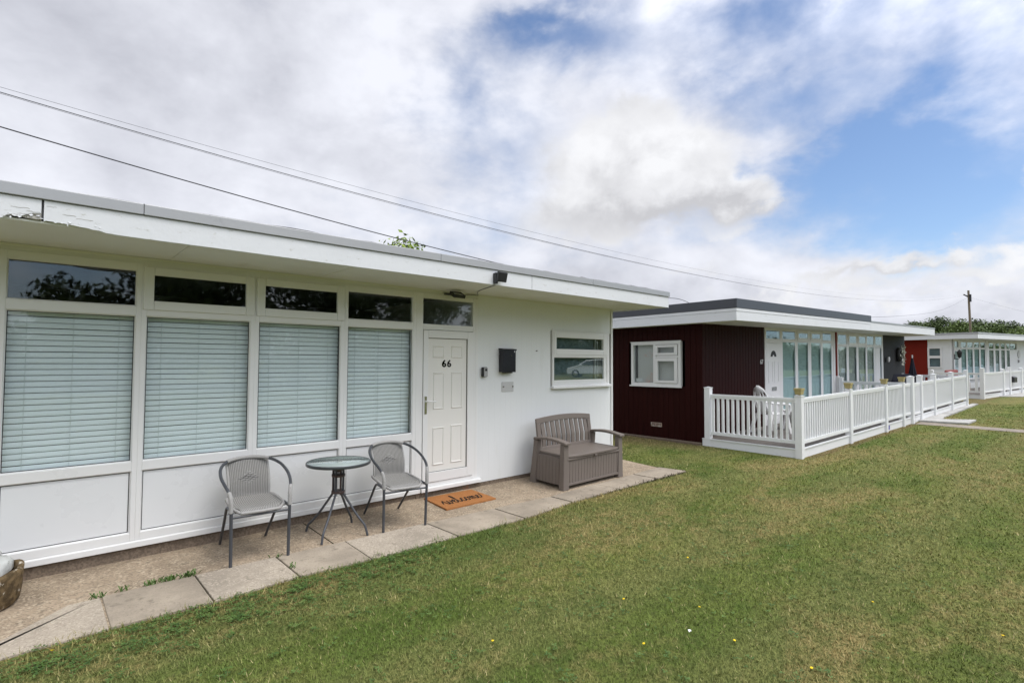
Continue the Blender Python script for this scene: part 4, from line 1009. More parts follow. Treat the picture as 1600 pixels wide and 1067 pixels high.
    for q0, q1 in ((.25, .80), (1.15, 1.68)):
        for a, d in ((3.0, 3.24), (3.33, 3.57)): ring(b, a, d, q0, q1, .02, .02, .02, .02, -.020, -.0125)
    b.build('door_moulding', M['white'], dl)
    b = MB(X); arc = [(3.285 + .155 * math.cos(t), 1.79 + .15 * math.sin(t)) for t in [math.pi * i / 10 for i in range(11)]]; inner = [(3.285 + .05 * math.cos(t), 1.79 + .045 * math.sin(t)) for t in [math.pi * i / 10 for i in range(10, -1, -1)]]
    b.prism(arc + inner, 'y', -.016, -.0125); b.build('fanlight', M['dark'], dl)
    b = MB(X); ring(b, 3.17, 3.42, .955, 1.045, .02, .02, .02, .02, -.024, -.0126); b.box(3.19, 3.40, -.018, -.0127, .975, 1.025); b.build('letterbox', M['chrome'], dl)
    vv, ff = text_mesh('67', .15, .004, .003)
    b = MB(X); b.add([(2.665 + x, -.004 - z, 1.665 + y) for x, y, z in vv], ff); b.build('house_number', M['greyplate'], c)

def chalet68():
    X = L67
    c = thing('chalet', 'charcoal walled chalet joined to the far side of the maroon one', 'chalet', X(7.43, 0, 0))
    VB = 6.2
    b = MB(X); b.box(11.96, 14.65, 0, .06, -.1, 2.51); b.build('wall', M['charcoal'], c)
    b = MB(X); b.box(14.59, 14.65, .061, VB, -.1, 2.51); b.box(7.43, 14.589, VB - .06, VB, -.1, 2.5); b.box(7.43, 7.47, .08, VB - .061, -.1, 2.5); b.box(7.55, 11.1, .07, .10, -.1, .40); b.build('wall', M['room'], c)
    b = MB(X); b.box(7.471, 14.589, .105, VB - .061, .12, .15); b.build('floor', M['room'], c)
    b = MB(X); b.box(7.471, 14.589, 2.6, 2.65, .15, 2.49); b.build('partition', M['room'], c)
    b = MB(X); b.box(7.395, 14.60, -.91, VB + .3, 2.55, 2.745); ro = b.build('roof', M['felt'], c)
    b = MB(X); b.box(7.41, 14.655, -.955, -.911, 2.735, 2.772); b.box(14.601, 14.655, -.9109, VB + .3, 2.735, 2.772); b.build('roof_edging', M['trim'], ro)
    b = MB(X); b.box(7.396, 14.64, -.942, -.912, 2.498, 2.731); b.box(14.602, 14.64, -.9119, VB + .3, 2.498, 2.731); b.build('fascia', M['fascia'], c)
    b = MB(X); b.box(7.396, 14.601, -.911, -.001, 2.495, 2.513); b.build('soffit', M['soffit'], c)
    b = MB(X); b.box(7.55, 11.96, -.004, .05, 2.47, 2.512); b.build('lintel', M['white'], c)
    b = MB(X); b.box(7.42, 7.475, -.05, .05, 1.19, 2.49); tag(b.build('divider_post', M['redpost'], c), 'red brown divider strip')
    b = MB(X); b.box(7.395, 7.51, -.085, .06, -.1, 1.188); b.build('divider_post', M['white'], c)
    cols = [(7.66, 8.36, False), (8.55, 9.24, True), (9.43, 10.13, True), (10.27, 10.95, False)]
    glazing(c, X, cols, .42, 2.06, 2.14, 2.425, None, M['glassfar'], M['curtw'], edge=(7.55, 11.04))
    b = MB(X); b.box(11.041, 11.14, -.01, .06, .1, 2.47); b.box(11.86, 11.959, -.01, .06, .1, 2.47); b.box(11.14, 11.86, -.01, .06, 2.425, 2.47); b.box(11.14, 11.86, -.01, .06, 2.04, 2.14); do = b.build('door_frame', M['white'], c)
    b = MB(X); b.box(11.14, 11.86, -.006, .0, 2.14, 2.425); b.build('transom_pane', M['glassfar'], do)
    b = MB(X); b.box(11.145, 11.60, -.012, .03, .15, 2.035); b.box(11.78, 11.855, -.012, .03, .15, 2.035); b.box(11.60, 11.78, -.012, .03, .15, .45); dl = b.build('door', M['white'], c)
    b = MB(X); b.box(11.60, 11.78, .005, .011, .45, 2.03); b.build('pane', M['glassfar'], dl)
chalet67(); chalet68()

def wreath():
    X = L67; o = thing('wreath', 'round wreath of pale leaves hung on the charcoal wall', 'wreath', X(13.85, -.05, 1.80))
    b = MB(X); p = [(13.70 + .15 * math.cos(t), -.05, 1.80 + .20 * math.sin(t)) for t in [2 * math.pi * i / 16 for i in range(16)]]; b.tube(p, .07, 8, True); b.build('ring', M['dark'], o)
    b = MB(X)
    for i in range(130):
        t = random.uniform(0, 2 * math.pi); r_ = random.uniform(.0, .30); x = 13.84 + r_ * .8 * math.cos(t); z = 1.80 + r_ * 1.3 * math.sin(t); y = -.12 - random.uniform(0, .06)
        a = random.uniform(0, 6.28); l = random.uniform(.04, .09)
        b.quad((x, y, z), (x + l * math.cos(a + .4), y - .02, z + l * math.sin(a + .4)), (x + 1.6 * l * math.cos(a), y, z + 1.6 * l * math.sin(a)), (x + l * math.cos(a - .4), y + .01, z + l * math.sin(a - .4)))
    b.build('leaves', M['leafw'], o)
    o = thing('wall_lamp', 'small wall lamp with a white shade on the charcoal wall beside the far door', 'wall lamp', X(12.28, -.02, 1.62))
    b = MB(X); b.box(12.20, 12.27, -.03, -.001, 1.54, 1.70); b.build('back_plate', M['black'], o)
    b = MB(X); b.lathe([(.03, -.09), (.045, 0), (.03, .09)], (12.33, -.08, 1.63), 12); b.build('shade', M['white'], o)
wreath()

# ------------------------------------------------------------------ decks and railings
def deck(X, u0, u1, v0, v1, label, hgt=.135, post=None):
    c = thing('deck', label, 'deck', X(u0, v0, 0))
    b = MB(X); n = int((v1 - v0 - .04) / .13)
    for i in range(n): b.box(u0 + .03, u1 - .03, v0 + .03 + i * .13, v0 + .03 + i * .13 + .122, .11, .145)
    b.build('boards', M['deck'], c)
    b = MB(X); b.box(u0 - .02, u1 + .02, v0 - .012, v0 + .012, -.03, hgt - .012); b.box(u0 - .020, u0 + .004, v0 + .0125, v1, -.03, hgt - .012); b.box(u1 - .004, u1 + .020, v0 + .0125, v1, -.03, hgt - .012); b.build('skirt', M['pvcfence'], c)
    b = MB(X); b.box(u0 - .03, u1 + .03, v0 - .028, v0 + .02, hgt - .011, hgt + .008); b.box(u0 - .032, u0 + .01, v0 + .0205, v1, hgt - .011, hgt + .008); b.build('lip', M['pvcfence'], c)
    return c
def rail_panel(X, par, a, c, bal, rail=1.045, bot=(.225, .285), sp=.115, bw=.040, rw=.03):
    """one panel between plan points a, c"""
    a, c = Vector((a[0], a[1], 0)), Vector((c[0], c[1], 0)); d = (c - a); Ln = d.length; d.normalize(); nn = Vector((-d.y, d.x, 0))
    xf = lambda s, t, z: X(*(a + d * s + nn * t + Vector((0, 0, z))))
    b = MB(xf); e = .058
    b.box(e, Ln - e, -rw, rw, rail - .045, rail); b.box(e, Ln - e, -rw * .72, rw * .72, rail - .085, rail - .0455); b.box(e, Ln - e, -rw * .8, rw * .8, *bot)
    n = max(2, round((Ln - 2 * e) / sp)); p = (Ln - 2 * e) / n
    for i in range(n):
        s = e + p * (i + .5); b.box(s - bw / 2, s + bw / 2, -bw * .42, bw * .42, bot[1] + .0005, rail - .0855)
    return b.build('panel', M['pvcfence'], par)
def post(X, par, u, v, top, hw=.055, name='post'):
    b = MB(X); b.box(u - hw, u + hw, v - hw, v + hw, -.05, top); b.box(u - hw - .008, u + hw + .008, v - hw - .008, v + hw + .008, top + .0005, top + .016)
    z = top + .0165; k = hw - .005
    b.add([(u - k, v - k, z), (u + k, v - k, z), (u + k, v + k, z), (u - k, v + k, z), (u, v, z + .018)], [(0, 1, 4), (1, 2, 4), (2, 3, 4), (3, 0, 4)])
    return b.build(name, M['pvcfence'], par)
def fences():
    X = L67; FV = -1.907
    deck(X, -.03, 7.35, FV, -.02, 'raised deck with white skirt in front of the maroon chalet')
    deck(X, 7.45, 13.95, FV, -.02, 'raised deck with white skirt in front of the charcoal chalet')
    c = thing('railing', 'white baluster railing on the side of the maroon chalet deck', 'railing', X(0, -.1, 0))
    post(X, c, .0, -.13, 1.165, .058); rail_panel(X, c, (0, -.13), (-.03, FV), 17, 1.045, sp=.106, bw=.042)
    c = thing('railing', 'white baluster railing along the front of the maroon chalet deck, tan pots on its posts', 'railing', X(-.03, FV, 0))
    us = [-.03, 2.457, 4.846, 6.278]
    for u in us: post(X, c, u, FV, 1.075, .058)
    for a, d in zip(us, us[1:] + [7.02]): rail_panel(X, c, (a, FV), (d, FV), 0, 1.045, sp=.108, bw=.036)
    c = thing('gate', 'narrow white gate between two tall posts in the front railing', 'gate', X(7.5, FV, 0))
    post(X, c, 7.078, FV, 1.20, .07, 'gate_post'); post(X, c, 7.978, FV, 1.20, .06, 'gate_post'); rail_panel(X, c, (7.09, FV), (7.97, FV), 0, 1.03, bot=(.18, .24), sp=.1)
    c = thing('railing', 'white baluster railing along the front of the charcoal chalet deck', 'railing', X(8.05, FV, 0))
    us = [7.99, 9.484, 11.71, 13.93]
    for u in us[1:]: post(X, c, u, FV, 1.20, .06)
    for a, d in zip(us, us[1:]): rail_panel(X, c, (a, FV), (d, FV), 0, 1.045, sp=.1)
    c = thing('railing', 'white railing dividing the two decks, behind the tan pots', 'railing', X(7.4, -.1, 0))
    post(X, c, 7.4, -.16, 1.13, .045); rail_panel(X, c, (7.4, -.16), (7.2, -1.80), 0, 1.045, sp=.125, bw=.045)
    c = thing('railing', 'white side railing at the far end of the charcoal chalet deck', 'railing', X(13.95, -.1, 0))
    post(X, c, 13.93, -.10, 1.06, .05); rail_panel(X, c, (13.93, -.10), (13.93, FV), 0, 1.045, sp=.13, bw=.045)
    # tan pots on the posts
    names = ['tan pot on the corner post of the deck railing', 'tan pot on the second railing post from the deck corner', 'tan pot on the third railing post from the deck corner', 'tan pot on the railing post nearest the gate']
    o0 = None
    for i, u in enumerate([-.03, 2.457, 4.846, 6.278]):
        if o0 is None:
            o0 = thing('pot', names[0], 'pot', (0, 0, 0), group='tan pots on the railing posts')
            b = MB(); q = [(.070, .0), (.080, .010), (.085, .05), (.089, .078), (.090, .080)]
            def rect(h, z): return [(-h * .74, -h * .66, z), (h * .74, -h * .66, z), (h * .74, h * .66, z), (-h * .74, h * .66, z)]
            v = [];
            for h, z in q + [(.102, .0805), (.104, .115), (.090, .115), (.085, .10)]: v += rect(h, z)
            m_ = len(v) // 4
            b.add(v, [(3, 2, 1, 0)] + [(4 * i_ + k, 4 * i_ + (k + 1) % 4, 4 * i_ + 4 + (k + 1) % 4, 4 * i_ + 4 + k) for i_ in range(m_ - 1) for k in range(4)])
            b.build('pot_wall', M['pot'], o0, local=True, bevel=.004)
            b = MB(); b.box(-.062, .062, -.055, .055, .09, .104); b.build('soil', M['soil'], o0, local=True)
            o = o0
        else: o = copy_tree(o0); o['label'] = names[i]
        o.location = X(u, FV, 1.11); o.rotation_euler = (0, 0, R(-2))
    b = MB(X); b.box(5.05, 5.16, FV - .0165, FV - .013, .0, .10)
    tag(b.build('label_plate', M['purple'], loc=X(5.1, FV, .05)), 'small blue label stuck on the white deck skirt', 'label')
    # far pair
    X = L69; FV = -1.85
    deck(X, -3.3, 14, FV, -.02, 'raised deck with white skirt in front of the far white chalet')
    c = thing('railing', 'white railing round the deck of the far white chalet', 'railing', X(-3.3, FV, 0))
    for u, t in ((-3.3, 1.2), (-.68, 1.12), (.25, 1.18), (2.0, 1.12), (4.2, 1.12), (6.4, 1.12), (8.6, 1.12), (11, 1.12), (14, 1.12)): post(X, c, u, FV, t, .065)
    us = [-3.3, -.68, .25, 2.0, 4.2, 6.4, 8.6, 11, 14]
    for a, d in zip(us, us[1:]): rail_panel(X, c, (a, FV), (d, FV), 0, 1.03, sp=.11)
    post(X, c, -3.3, -.2, 1.1, .05); rail_panel(X, c, (-3.3, FV), (-3.3, -.2), 0, 1.03, sp=.24, bw=.08)
    o = thing('mailbox', 'small black post box hung on the far white railing', 'mailbox', X(.6, FV, .65))
    b = MB(X); b.box(.42, .82, FV - .14, FV - .04, .53, .74); b.build('body', M['black'], o)
    b = MB(X); b.prism([(FV - .15, .741), (FV - .04, .741), (FV - .04, .80)], 'x', .40, .84); b.build('lid', M['black'], o)
fences()

# ------------------------------------------------------------------ things on the decks
def deck_things():
    X = L67
    p = X(1.58, -.68, .146)
    c = thing('garden_chair', 'white plastic garden chair with a round back on the maroon chalet deck', 'chair', p, (0, 0, R(66)))
    K = dict(local=True)
    b = MB(); rows = 9
    v = []; n = 12
    for i in range(rows + 1):
        t = i / rows; z = .42 + .60 * t; y = .20 + .17 * t; hw = .20 * math.sqrt(max(.0, 1 - max(0, (t - .45) / .55) ** 2.2)) + .012
        for j in range(n + 1):
            s = j / n * 2 - 1; v.append((s * hw, y - .05 * s * s, z))
    q = n + 1
    fs = []
    for i in range(rows):
        for j in range(n):
            if 2 <= i <= 6 and j in (1, 3, 8, 10): continue
            fs.append((i * q + j, i * q + j + 1, (i + 1) * q + j + 1, (i + 1) * q + j))
    b.add(v, fs, True); o = b.build('backrest', M['plastic'], c, **K); md = o.modifiers.new('t', 'SOLIDIFY'); md.thickness = .012
    b = MB(); b.prism([(-.20, .20), (-.22, -.22), (-.18, -.26), (.18, -.26), (.22, -.22), (.20, .20)], 'z', .405, .43); b.build('seat', M['plastic'], c, bevel=.01, **K)
    for sx in (-1, 1):
        for sy in (-1, 1):
            b = MB(); x, y = sx * .20, (-.22 if sy < 0 else .19); x2, y2 = sx * .26, (-.28 if sy < 0 else .30)
            h = .028; v = [(x2 - h, y2 - h, 0), (x2 + h, y2 - h, 0), (x2 + h, y2 + h, 0), (x2 - h, y2 + h, 0), (x - h * 1.3, y - h * 1.3, .41), (x + h * 1.3, y - h * 1.3, .41), (x + h * 1.3, y + h * 1.3, .41), (x - h * 1.3, y + h * 1.3, .41)]
            b.add(v, [(3, 2, 1, 0), (4, 5, 6, 7), (0, 1, 5, 4), (1, 2, 6, 5), (2, 3, 7, 6), (3, 0, 4, 7)]); b.build('leg', M['plastic'], c, bevel=.006, **K)
        b = MB(); b.tube(smooth_path([(sx * .25, -.25, .41), (sx * .27, -.27, .58), (sx * .275, -.22, .63), (sx * .27, 0, .645), (sx * .23, .20, .66)], 4), .026, 8, flat=.6); b.build('armrest', M['plastic'], c, **K)
    p = X(2.55, -.75, .146)
    o = thing('side_table', 'low white plastic side table next to the round backed garden chair', 'table', p)
    b = MB(); b.prism([(p[0] + .24 * math.cos(t), p[1] + .24 * math.sin(t)) for t in [2 * math.pi * i / 20 for i in range(20)]], 'z', p[2] + .40, p[2] + .43); b.build('table_top', M['plastic'], o, bevel=.008)
    for i in range(4):
        a = R(45 + 90 * i); b = MB(); b.tube([(p[0] + .15 * math.cos(a), p[1] + .15 * math.sin(a), p[2] + .40), (p[0] + .22 * math.cos(a), p[1] + .22 * math.sin(a), p[2])], [.03, .022], 8); b.build('leg', M['plastic'], o)
    p = X(3.45, -1.25, .146)
    o = thing('low_table', 'low brown slatted table on the maroon chalet deck behind the railing', 'table', p)
    b = MB(X)
    for i in range(6): b.box(2.95, 3.95, -1.55 + i * .1, -1.46 + i * .1, .40, .425)
    b.build('table_top', M['wood'], o)
    for u in (3.0, 3.9):
        for v in (-1.5, -1.0): b = MB(X); b.box(u - .03, u + .03, v - .03, v + .03, .146, .399); b.build('leg', M['wood'], o)
    p = X(4.6, -1.0, .146); o = thing('dark_bag', 'dark round bag lying on the maroon chalet deck', 'bag', p)
    b = MB(X); b.lathe([(.0, .146), (.20, .15), (.26, .25), (.22, .36), (.10, .42), (0, .43)], (3.1, -.75, 0), 16); b.build('bag', M['navyfab'], o)
    # closed parasol and covered grill on the far deck
    o = thing('parasol', 'closed dark parasol standing beside the charcoal wall', 'parasol', X(12.25, -.75, .146))
    b = MB(X); b.lathe([(.30, 0.15), (.30, .19), (.05, .22), (.03, .25)], (11.95, -.85, 0), 16); b.build('base', M['black'], o)
    b = MB(X); b.tube([(11.95, -.85, .2), (11.95, -.85, 1.78)], .022, 8); b.build('pole', M['greyplate'], o)
    b = MB(X); n = 16; prof = [(.02, 1.74), (.07, 1.62), (.14, 1.40), (.22, 1.15), (.30, .92), (.34, .84), (.25, .84)]
    v = [];
    for r_, z in prof:
        for k in range(n):
            a = 2 * math.pi * k / n; q = r_ * (1 + .16 * (1 if k % 2 else -1) * min(1, r_ * 4)); v.append((11.95 + q * .46 * math.cos(a), -.85 + q * .46 * math.sin(a), z))
    b.add(v, [(i * n + k, i * n + (k + 1) % n, (i + 1) * n + (k + 1) % n, (i + 1) * n + k) for i in range(len(prof) - 1) for k in range(n)]); b.build('canopy', M['navyfab'], o)
    o = thing('covered_grill', 'low dark covered grill behind the front railing of the charcoal chalet', 'grill', X(10.9, -.8, .146))
    b = MB(X); b.prism([(10.35, .15), (11.5, .15), (11.45, .95), (11.2, 1.12), (10.75, 1.18), (10.45, .95)], 'y', -1.05, -.6); b.build('cover', M['navyfab'], o, bevel=.06, seg=3)
deck_things()

# ------------------------------------------------------------------ far pair 69
def chalet69():
    X = L69
    c = thing('chalet', 'far white chalet pair with a red side wall and a long run of windows', 'chalet', X(0, 0, 0))
    VB, UE = 7., 14.
    b = MB(X); b.box(.0, UE, .1, .12, -.1, .55); b.box(10.0, UE, 0, .06, -.1, 2.5); b.build('wall', M['clad'], c)
    xf = lambda a, y, z: X(y, a, z)
    b = MB(xf); b.box(0, .50, 0, .06, -.1, 2.5); b.box(.94, 1.0, 0, .06, -.1, 2.5); b.box(.50, .94, 0, .06, -.1, 1.16); b.box(.50, .94, 0, .06, 2.09, 2.5); b.build('wall', M['clad'], c)
    b = MB(xf); b.box(1.001, VB, .02, .08, -.1, 2.5); tag(b.build('wall', M['red'], c), 'red side wall')
    b = MB(X); b.box(.06, UE, VB - .06, VB, -.1, 2.5); b.box(.1, UE, 3.0, 3.05, .15, 2.49); b.build('partition', M['room'], c)
    b = MB(X); b.box(.1, UE, .15, 2.99, .10, .14); b.build('floor', M['room'], c)
    b = MB(X); b.box(-.3, UE + .3, -.95, VB + .3, 2.62, 2.74); ro = b.build('roof', M['felt'], c)
    b = MB(X); b.box(-.36, UE + .3, -1.0, -.951, 2.70, 2.775); b.box(-.36, -.301, -.9505, VB + .3, 2.70, 2.775); b.build('roof_edging', M['trim'], ro)
    b = MB(X); b.box(-.34, UE + .3, -.985, -.952, 2.49, 2.697); b.box(-.34, -.302, -.9515, VB + .3, 2.49, 2.697); b.build('fascia', M['fascia'], c)
    b = MB(X); b.box(-.301, UE + .3, -.951, -.001, 2.495, 2.51); b.box(-.301, -.001, 0, VB, 2.495, 2.51); b.build('soffit', M['soffit'], c)
    w = MB(xf); ring(w, .44, 1.0, 1.13, 2.13, .07, .07, .07, .07, -.03, -.001); w.box(.51, .93, -.03, -.001, 1.60, 1.72); wo = w.build('window', M['upvc'], c)
    w = MB(xf); w.box(.51, .93, .01, .016, 1.2, 2.06); w.build('pane', M['glassfar'], wo)
    w = MB(xf); w.box(.51, .93, .05, .055, 1.2, 2.06); w.build('blind', M['rollblind'], wo)
    glazing(c, X, [(.97, 1.64, False), (1.83, 2.56, False), (2.80, 3.52, False), (3.76, 4.42, False)], .62, 2.02, 2.11, 2.36, None, M['glassfar'], M['curtg'], edge=(.72, 4.55))
    b = MB(X); b.box(4.551, 4.88, -.03, .06, -.1, 2.49); b.build('window_post', M['white'], c)
    glazing(c, X, [(5.06, 5.79, False), (6.10, 6.74, False), (7.06, 7.72, False), (8.04, 8.60, False)], .62, 1.98, 2.06, 2.34, None, M['glassfar'], M['curtw'], edge=(4.881, 8.68))
    b = MB(X); b.box(.0, .10, -.01, .06, .1, 2.49); b.box(.62, .719, -.01, .06, .1, 2.49); b.box(.10, .62, -.01, .06, 2.0, 2.1); b.box(.1, .62, -.01, .06, 2.38, 2.49); do = b.build('door_frame', M['white'], c)
    b = MB(X); b.box(.1, .62, .0, .04, .12, 1.999); b.build('door', M['white'], c)
    b = MB(X); b.box(.17, .55, -.006, -.0005, .90, 1.93); b.build('pane', M['glassfar'], do); b = MB(X); b.box(.1, .62, .02, .026, 2.1, 2.38); b.build('transom_pane', M['glassfar'], do)
    b = MB(X); b.box(.72, 8.68, -.004, .05, 2.42, 2.495); b.build('lintel', M['white'], c)
    b = MB(X); b.box(8.681, 9.999, .0, .06, -.1, 2.02); b.box(8.681, 9.999, 0, .06, 2.34, 2.5); b.build('door', M['white'], c)
    b = MB(X); b.box(8.85, 9.75, .02, .026, 2.02, 2.34); b.build('transom_pane', M['glassfar'], do)
    o = thing('wall_lantern', 'black lantern on the white wall beside the far glazed door', 'lantern', X(-.02, -.1, 1.7))
    b = MB(X); b.box(.015, .085, -.04, -.011, 1.55, 1.78); b.tube([(.05, -.04, 1.60), (.05, -.14, 1.55), (.05, -.2, 1.62)], .015, 6); b.build('bracket', M['black'], o)
    b = MB(X); b.lathe([(.04, 1.62), (.07, 1.66), (.10, 1.84), (.12, 1.86), (.03, 1.98), (.0, 2.0)], (.05, -.2, 0), 8); b.build('lamp_body', M['black'], o)
    b = MB(X); b.prism([(10.3 + .22 * math.cos(t), 1.75 + .24 * math.sin(t)) for t in [2 * math.pi * i / 14 for i in range(14)]], 'y', -.03, -.001)
    tag(b.build('wall_ornament', M['greyplate'], loc=X(10.3, 0, 1.75)), 'round grey ornament on the far white wall', 'ornament')
    b = MB(X); b.box(10.1, 10.28, -.06, -.001, 1.28, 1.44)
    tag(b.build('meter_box', M['silver'], loc=X(10.2, 0, 1.36)), 'small grey meter box below the round ornament', 'meter box')
    p = X(-1.4, -1.0, .146)
    o = thing('sofa', 'dark red cushioned seat on the far deck', 'sofa', p)
    b = MB(X); b.box(-2.6, -1.2, -.9, -.4, .146, .55); b.build('base', M['wood'], o); b = MB(X); b.box(-2.6, -1.2, -.5, -.4, .551, 1.10); b.build('backrest', M['redpost'], o, bevel=.05)
chalet69()

def far_paths():
    b = MB(); X = L67
    def strip(poly, h):
        q = [X(u, v, 0) for u, v in poly]; b.add([(x, y, gz(x) - .014 + h) for x, y, z in q], [list(range(len(poly)))])
    n = 24
    for i in range(n):
        v0, v1 = -2.0 - i * .6, -2.0 - (i + 1) * .6
        f0, f1 = .035 * math.sin(i * 1.7), .035 * math.sin((i + 1) * 1.7)
        strip([(6.98 + f0 - .01 * i, v0), (7.62 + f0 - .01 * i, v0), (7.62 + f1 - .01 * (i + 1), v1), (6.98 + f1 - .01 * (i + 1), v1)], .008)
    tag(b.build('path', M['farpath']), kind='structure')
    b = MB()
    b.prism([(7.70, -1.93), (14.9, -1.93), (14.9, -2.08), (9.2, -2.2), (8.45, -2.3), (7.70, -2.3)], 'z', -.03, .012); b.prism([(7.70, -2.305), (8.45, -2.305), (8.85, -2.95), (7.85, -2.95)], 'z', -.03, .012)
    b.v = [X(*p) for p in b.v]
    tag(b.build('pavement', M['slab_white']), kind='structure')
    b = MB(L69); b.prism([(-1.4, -1.90), (14, -1.90), (14, -2.5), (-.9, -2.5)], 'z', -.1, .012)
    tag(b.build('pavement', M['slab_white']), kind='structure')
far_paths()

# ------------------------------------------------------------------ pole and wires
def wires():
    c = thing('utility_pole', 'weathered wooden utility pole rising behind the trees', 'utility pole', (65.7, 8.04, .4))
    b = MB(); b.tube([(65.75, 8.03, .3), (65.58, 8.08, 4.5), (65.4, 8.14, 8.6)], [.11, .10, .085], 10); b.build('mast', M['polewood'], c)
    b = MB(); b.tube([(65.4, 8.16, 8.0), (65.4, 8.5, 8.25)], .06, 6); b.tube([(65.28, 8.0, 7.5), (65.28, 8.0, 8.2)], .09, 8); b.build('fittings', M['black'], c)
    def wire(pts, r, label, mat='cable'):
        p = smooth_path(pts, 8); b = MB(); b.tube(p, [r * (1 - .5 * min(1, max(0, (q.x - 14) / 16))) for q in p], 5)
        tag(b.build('power_cable', M[mat], loc=p[0]), label, 'cable', 'overhead cables')
    def span(c, dz=0.0):
        out = []
        for i in range(34):
            x = -15 + 80.3 * (i / 33) ** 1.25; t = (x + .65) / 66.05
            z = sum(q * x ** (len(c) - 1 - j) for j, q in enumerate(c))
            out.append((x, 13.5 - 5.4 * t, z + dz * max(0, 1 - abs(x - 10) / 30)))
        return out
    pair = [1.4523e-7, -1.71433e-5, 2.30866e-3, -.0924789, 6.565]
    wire(span(pair), .0078, 'upper dark cable of the close pair crossing the whole sky')
    wire(span([8.2085e-8, -9.78459e-6, 1.88979e-3, -.07937, 6.66982]), .0042, 'thin grey topmost cable crossing the sky', 'cableg')
    wire(span(pair, -.035), .0045, 'thin grey lowest strand of the crossing cables', 'cableg')
    lone = [3.30906e-3, -.132108, 5.118]
    wire([(x, 10.955 - .0735 * x, lone[0] * x * x + lone[1] * x + lone[2]) for x in [-12 + 1.45 * i for i in range(21)]] + [(19.5, 9.5, 3.1)], .0105, 'lone black cable sinking behind the near roof')
    wire([L67(7.6, 2.0, 2.75), L67(7.9, 2.2, 3.1), (28, 6.0, 3.75), (45, 6.9, 5.3), (65.3, 8.1, 8.0)], .010, 'service cable from the charcoal chalet roof to the pole')
    wire([(65.4, 8.0, 7.9), (70, 4.0, 6.4), (75, 0, 5.6)], .012, 'cable running right from the pole', 'cableg')
wires()

# ------------------------------------------------------------------ trees
def foliage(name, mat, parent, centres, n, size, loc=None, droop=.3):
    """leaf-sized quads spread through lumpy clumps; per-face tint"""
    V = np.zeros((n, 4, 3)); T = np.zeros(n)
    cs = np.array([c[:3] for c in centres]); rs = np.array([c[3] for c in centres]); pr = rs ** 2 / (rs ** 2).sum()
    idx = rng.choice(len(cs), n, p=pr); d = rng.normal(size=(n, 3)); d /= np.linalg.norm(d, axis=1)[:, None]
    rad = rs[idx] * (rng.random(n) ** .42) * (1 + .25 * rng.normal(size=n) * .5); P = cs[idx] + d * rad[:, None] * np.array([1, 1, .82])
    a = rng.normal(size=(n, 3)); a /= np.linalg.norm(a, axis=1)[:, None]; nn = d + .8 * rng.normal(size=(n, 3)) + np.array([0, 0, .5]); b = np.cross(nn, a); b /= np.linalg.norm(b, axis=1)[:, None] + 1e-9
    a = np.cross(b, nn); a /= np.linalg.norm(a, axis=1)[:, None] + 1e-9
    s = size * rng.uniform(.55, 1.3, n)[:, None]
    V[:, 0] = P - a * s; V[:, 1] = P + b * s * .45; V[:, 2] = P + a * s; V[:, 3] = P - b * s * .45
    cl = rng.random(len(cs)); T = np.clip(.55 * cl[idx] + .45 * rng.random(n), 0, 1)
    me = bpy.data.meshes.new(name); base = BASE[parent.name] if parent else Vector(loc)
    V = V.reshape(-1, 3) - np.array(base)
    me.vertices.add(4 * n); me.vertices.foreach_set('co', V.ravel()); me.loops.add(4 * n); me.loops.foreach_set('vertex_index', np.arange(4 * n))
    me.polygons.add(n); me.polygons.foreach_set('loop_start', np.arange(n) * 4); me.polygons.foreach_set('loop_total', np.full(n, 4))
    at = me.attributes.new('tint', 'FLOAT', 'FACE'); at.data.foreach_set('value', T.astype(np.float32))
    me.materials.append(mat); me.update(calc_edges=True); me.validate()
    o = bpy.data.objects.new(name, me); COL.objects.link(o)
    if parent: o.parent = parent
    else: o.location = base
    return o
def tree(x, y, z0, h, wd, mat, label, cat='tree', n=2600, size=.26, group=None, nc=26, trunk=True, name='tree'):
    c = thing(name, label, cat, (x, y, z0), group=group)
    b = MB(); b.tube([(x, y, z0 - .2), (x + .1, y, z0 + h * .3), (x, y + .1, z0 + h * .6), (x + .1, y, z0 + h * .85)], [h * .035, h * .028, h * .018, h * .006], 8)
    for k in range(7):
        a = k * 2.4; r_ = wd * random.uniform(.45, .8); z1 = z0 + h * random.uniform(.25, .5)
        b.tube([(x, y, z1), (x + r_ * .5 * math.cos(a), y + r_ * .5 * math.sin(a), z1 + h * .14), (x + r_ * math.cos(a), y + r_ * math.sin(a), z1 + h * .3)], [h * .014, h * .009, h * .003], 6)
    b.build('trunk', M['bark'], c)
    cs = []
    for i in range(nc):
        t = (i + .5) / nc; zz = z0 + h * (.16 + .76 * t); prof = math.sin(math.pi * min(1, .18 + .74 * t)) ** .6
        a = random.uniform(0, 6.28); r_ = wd * prof * math.sqrt(random.uniform(.05, 1)) * .8
        cs.append((x + r_ * math.cos(a), y + r_ * math.sin(a), zz, wd * random.uniform(.24, .42)))
    foliage('crown', mat, c, cs, n, size)
def dirpt(u, depth):
    """ground point at that distance along the view axis, sighted at column u"""
    d = Fv * f_px + Rv * (u - 800) + Uv * (533.5 - 575); t = depth / d.dot(Fv); p = d * t; return p.x, p.y
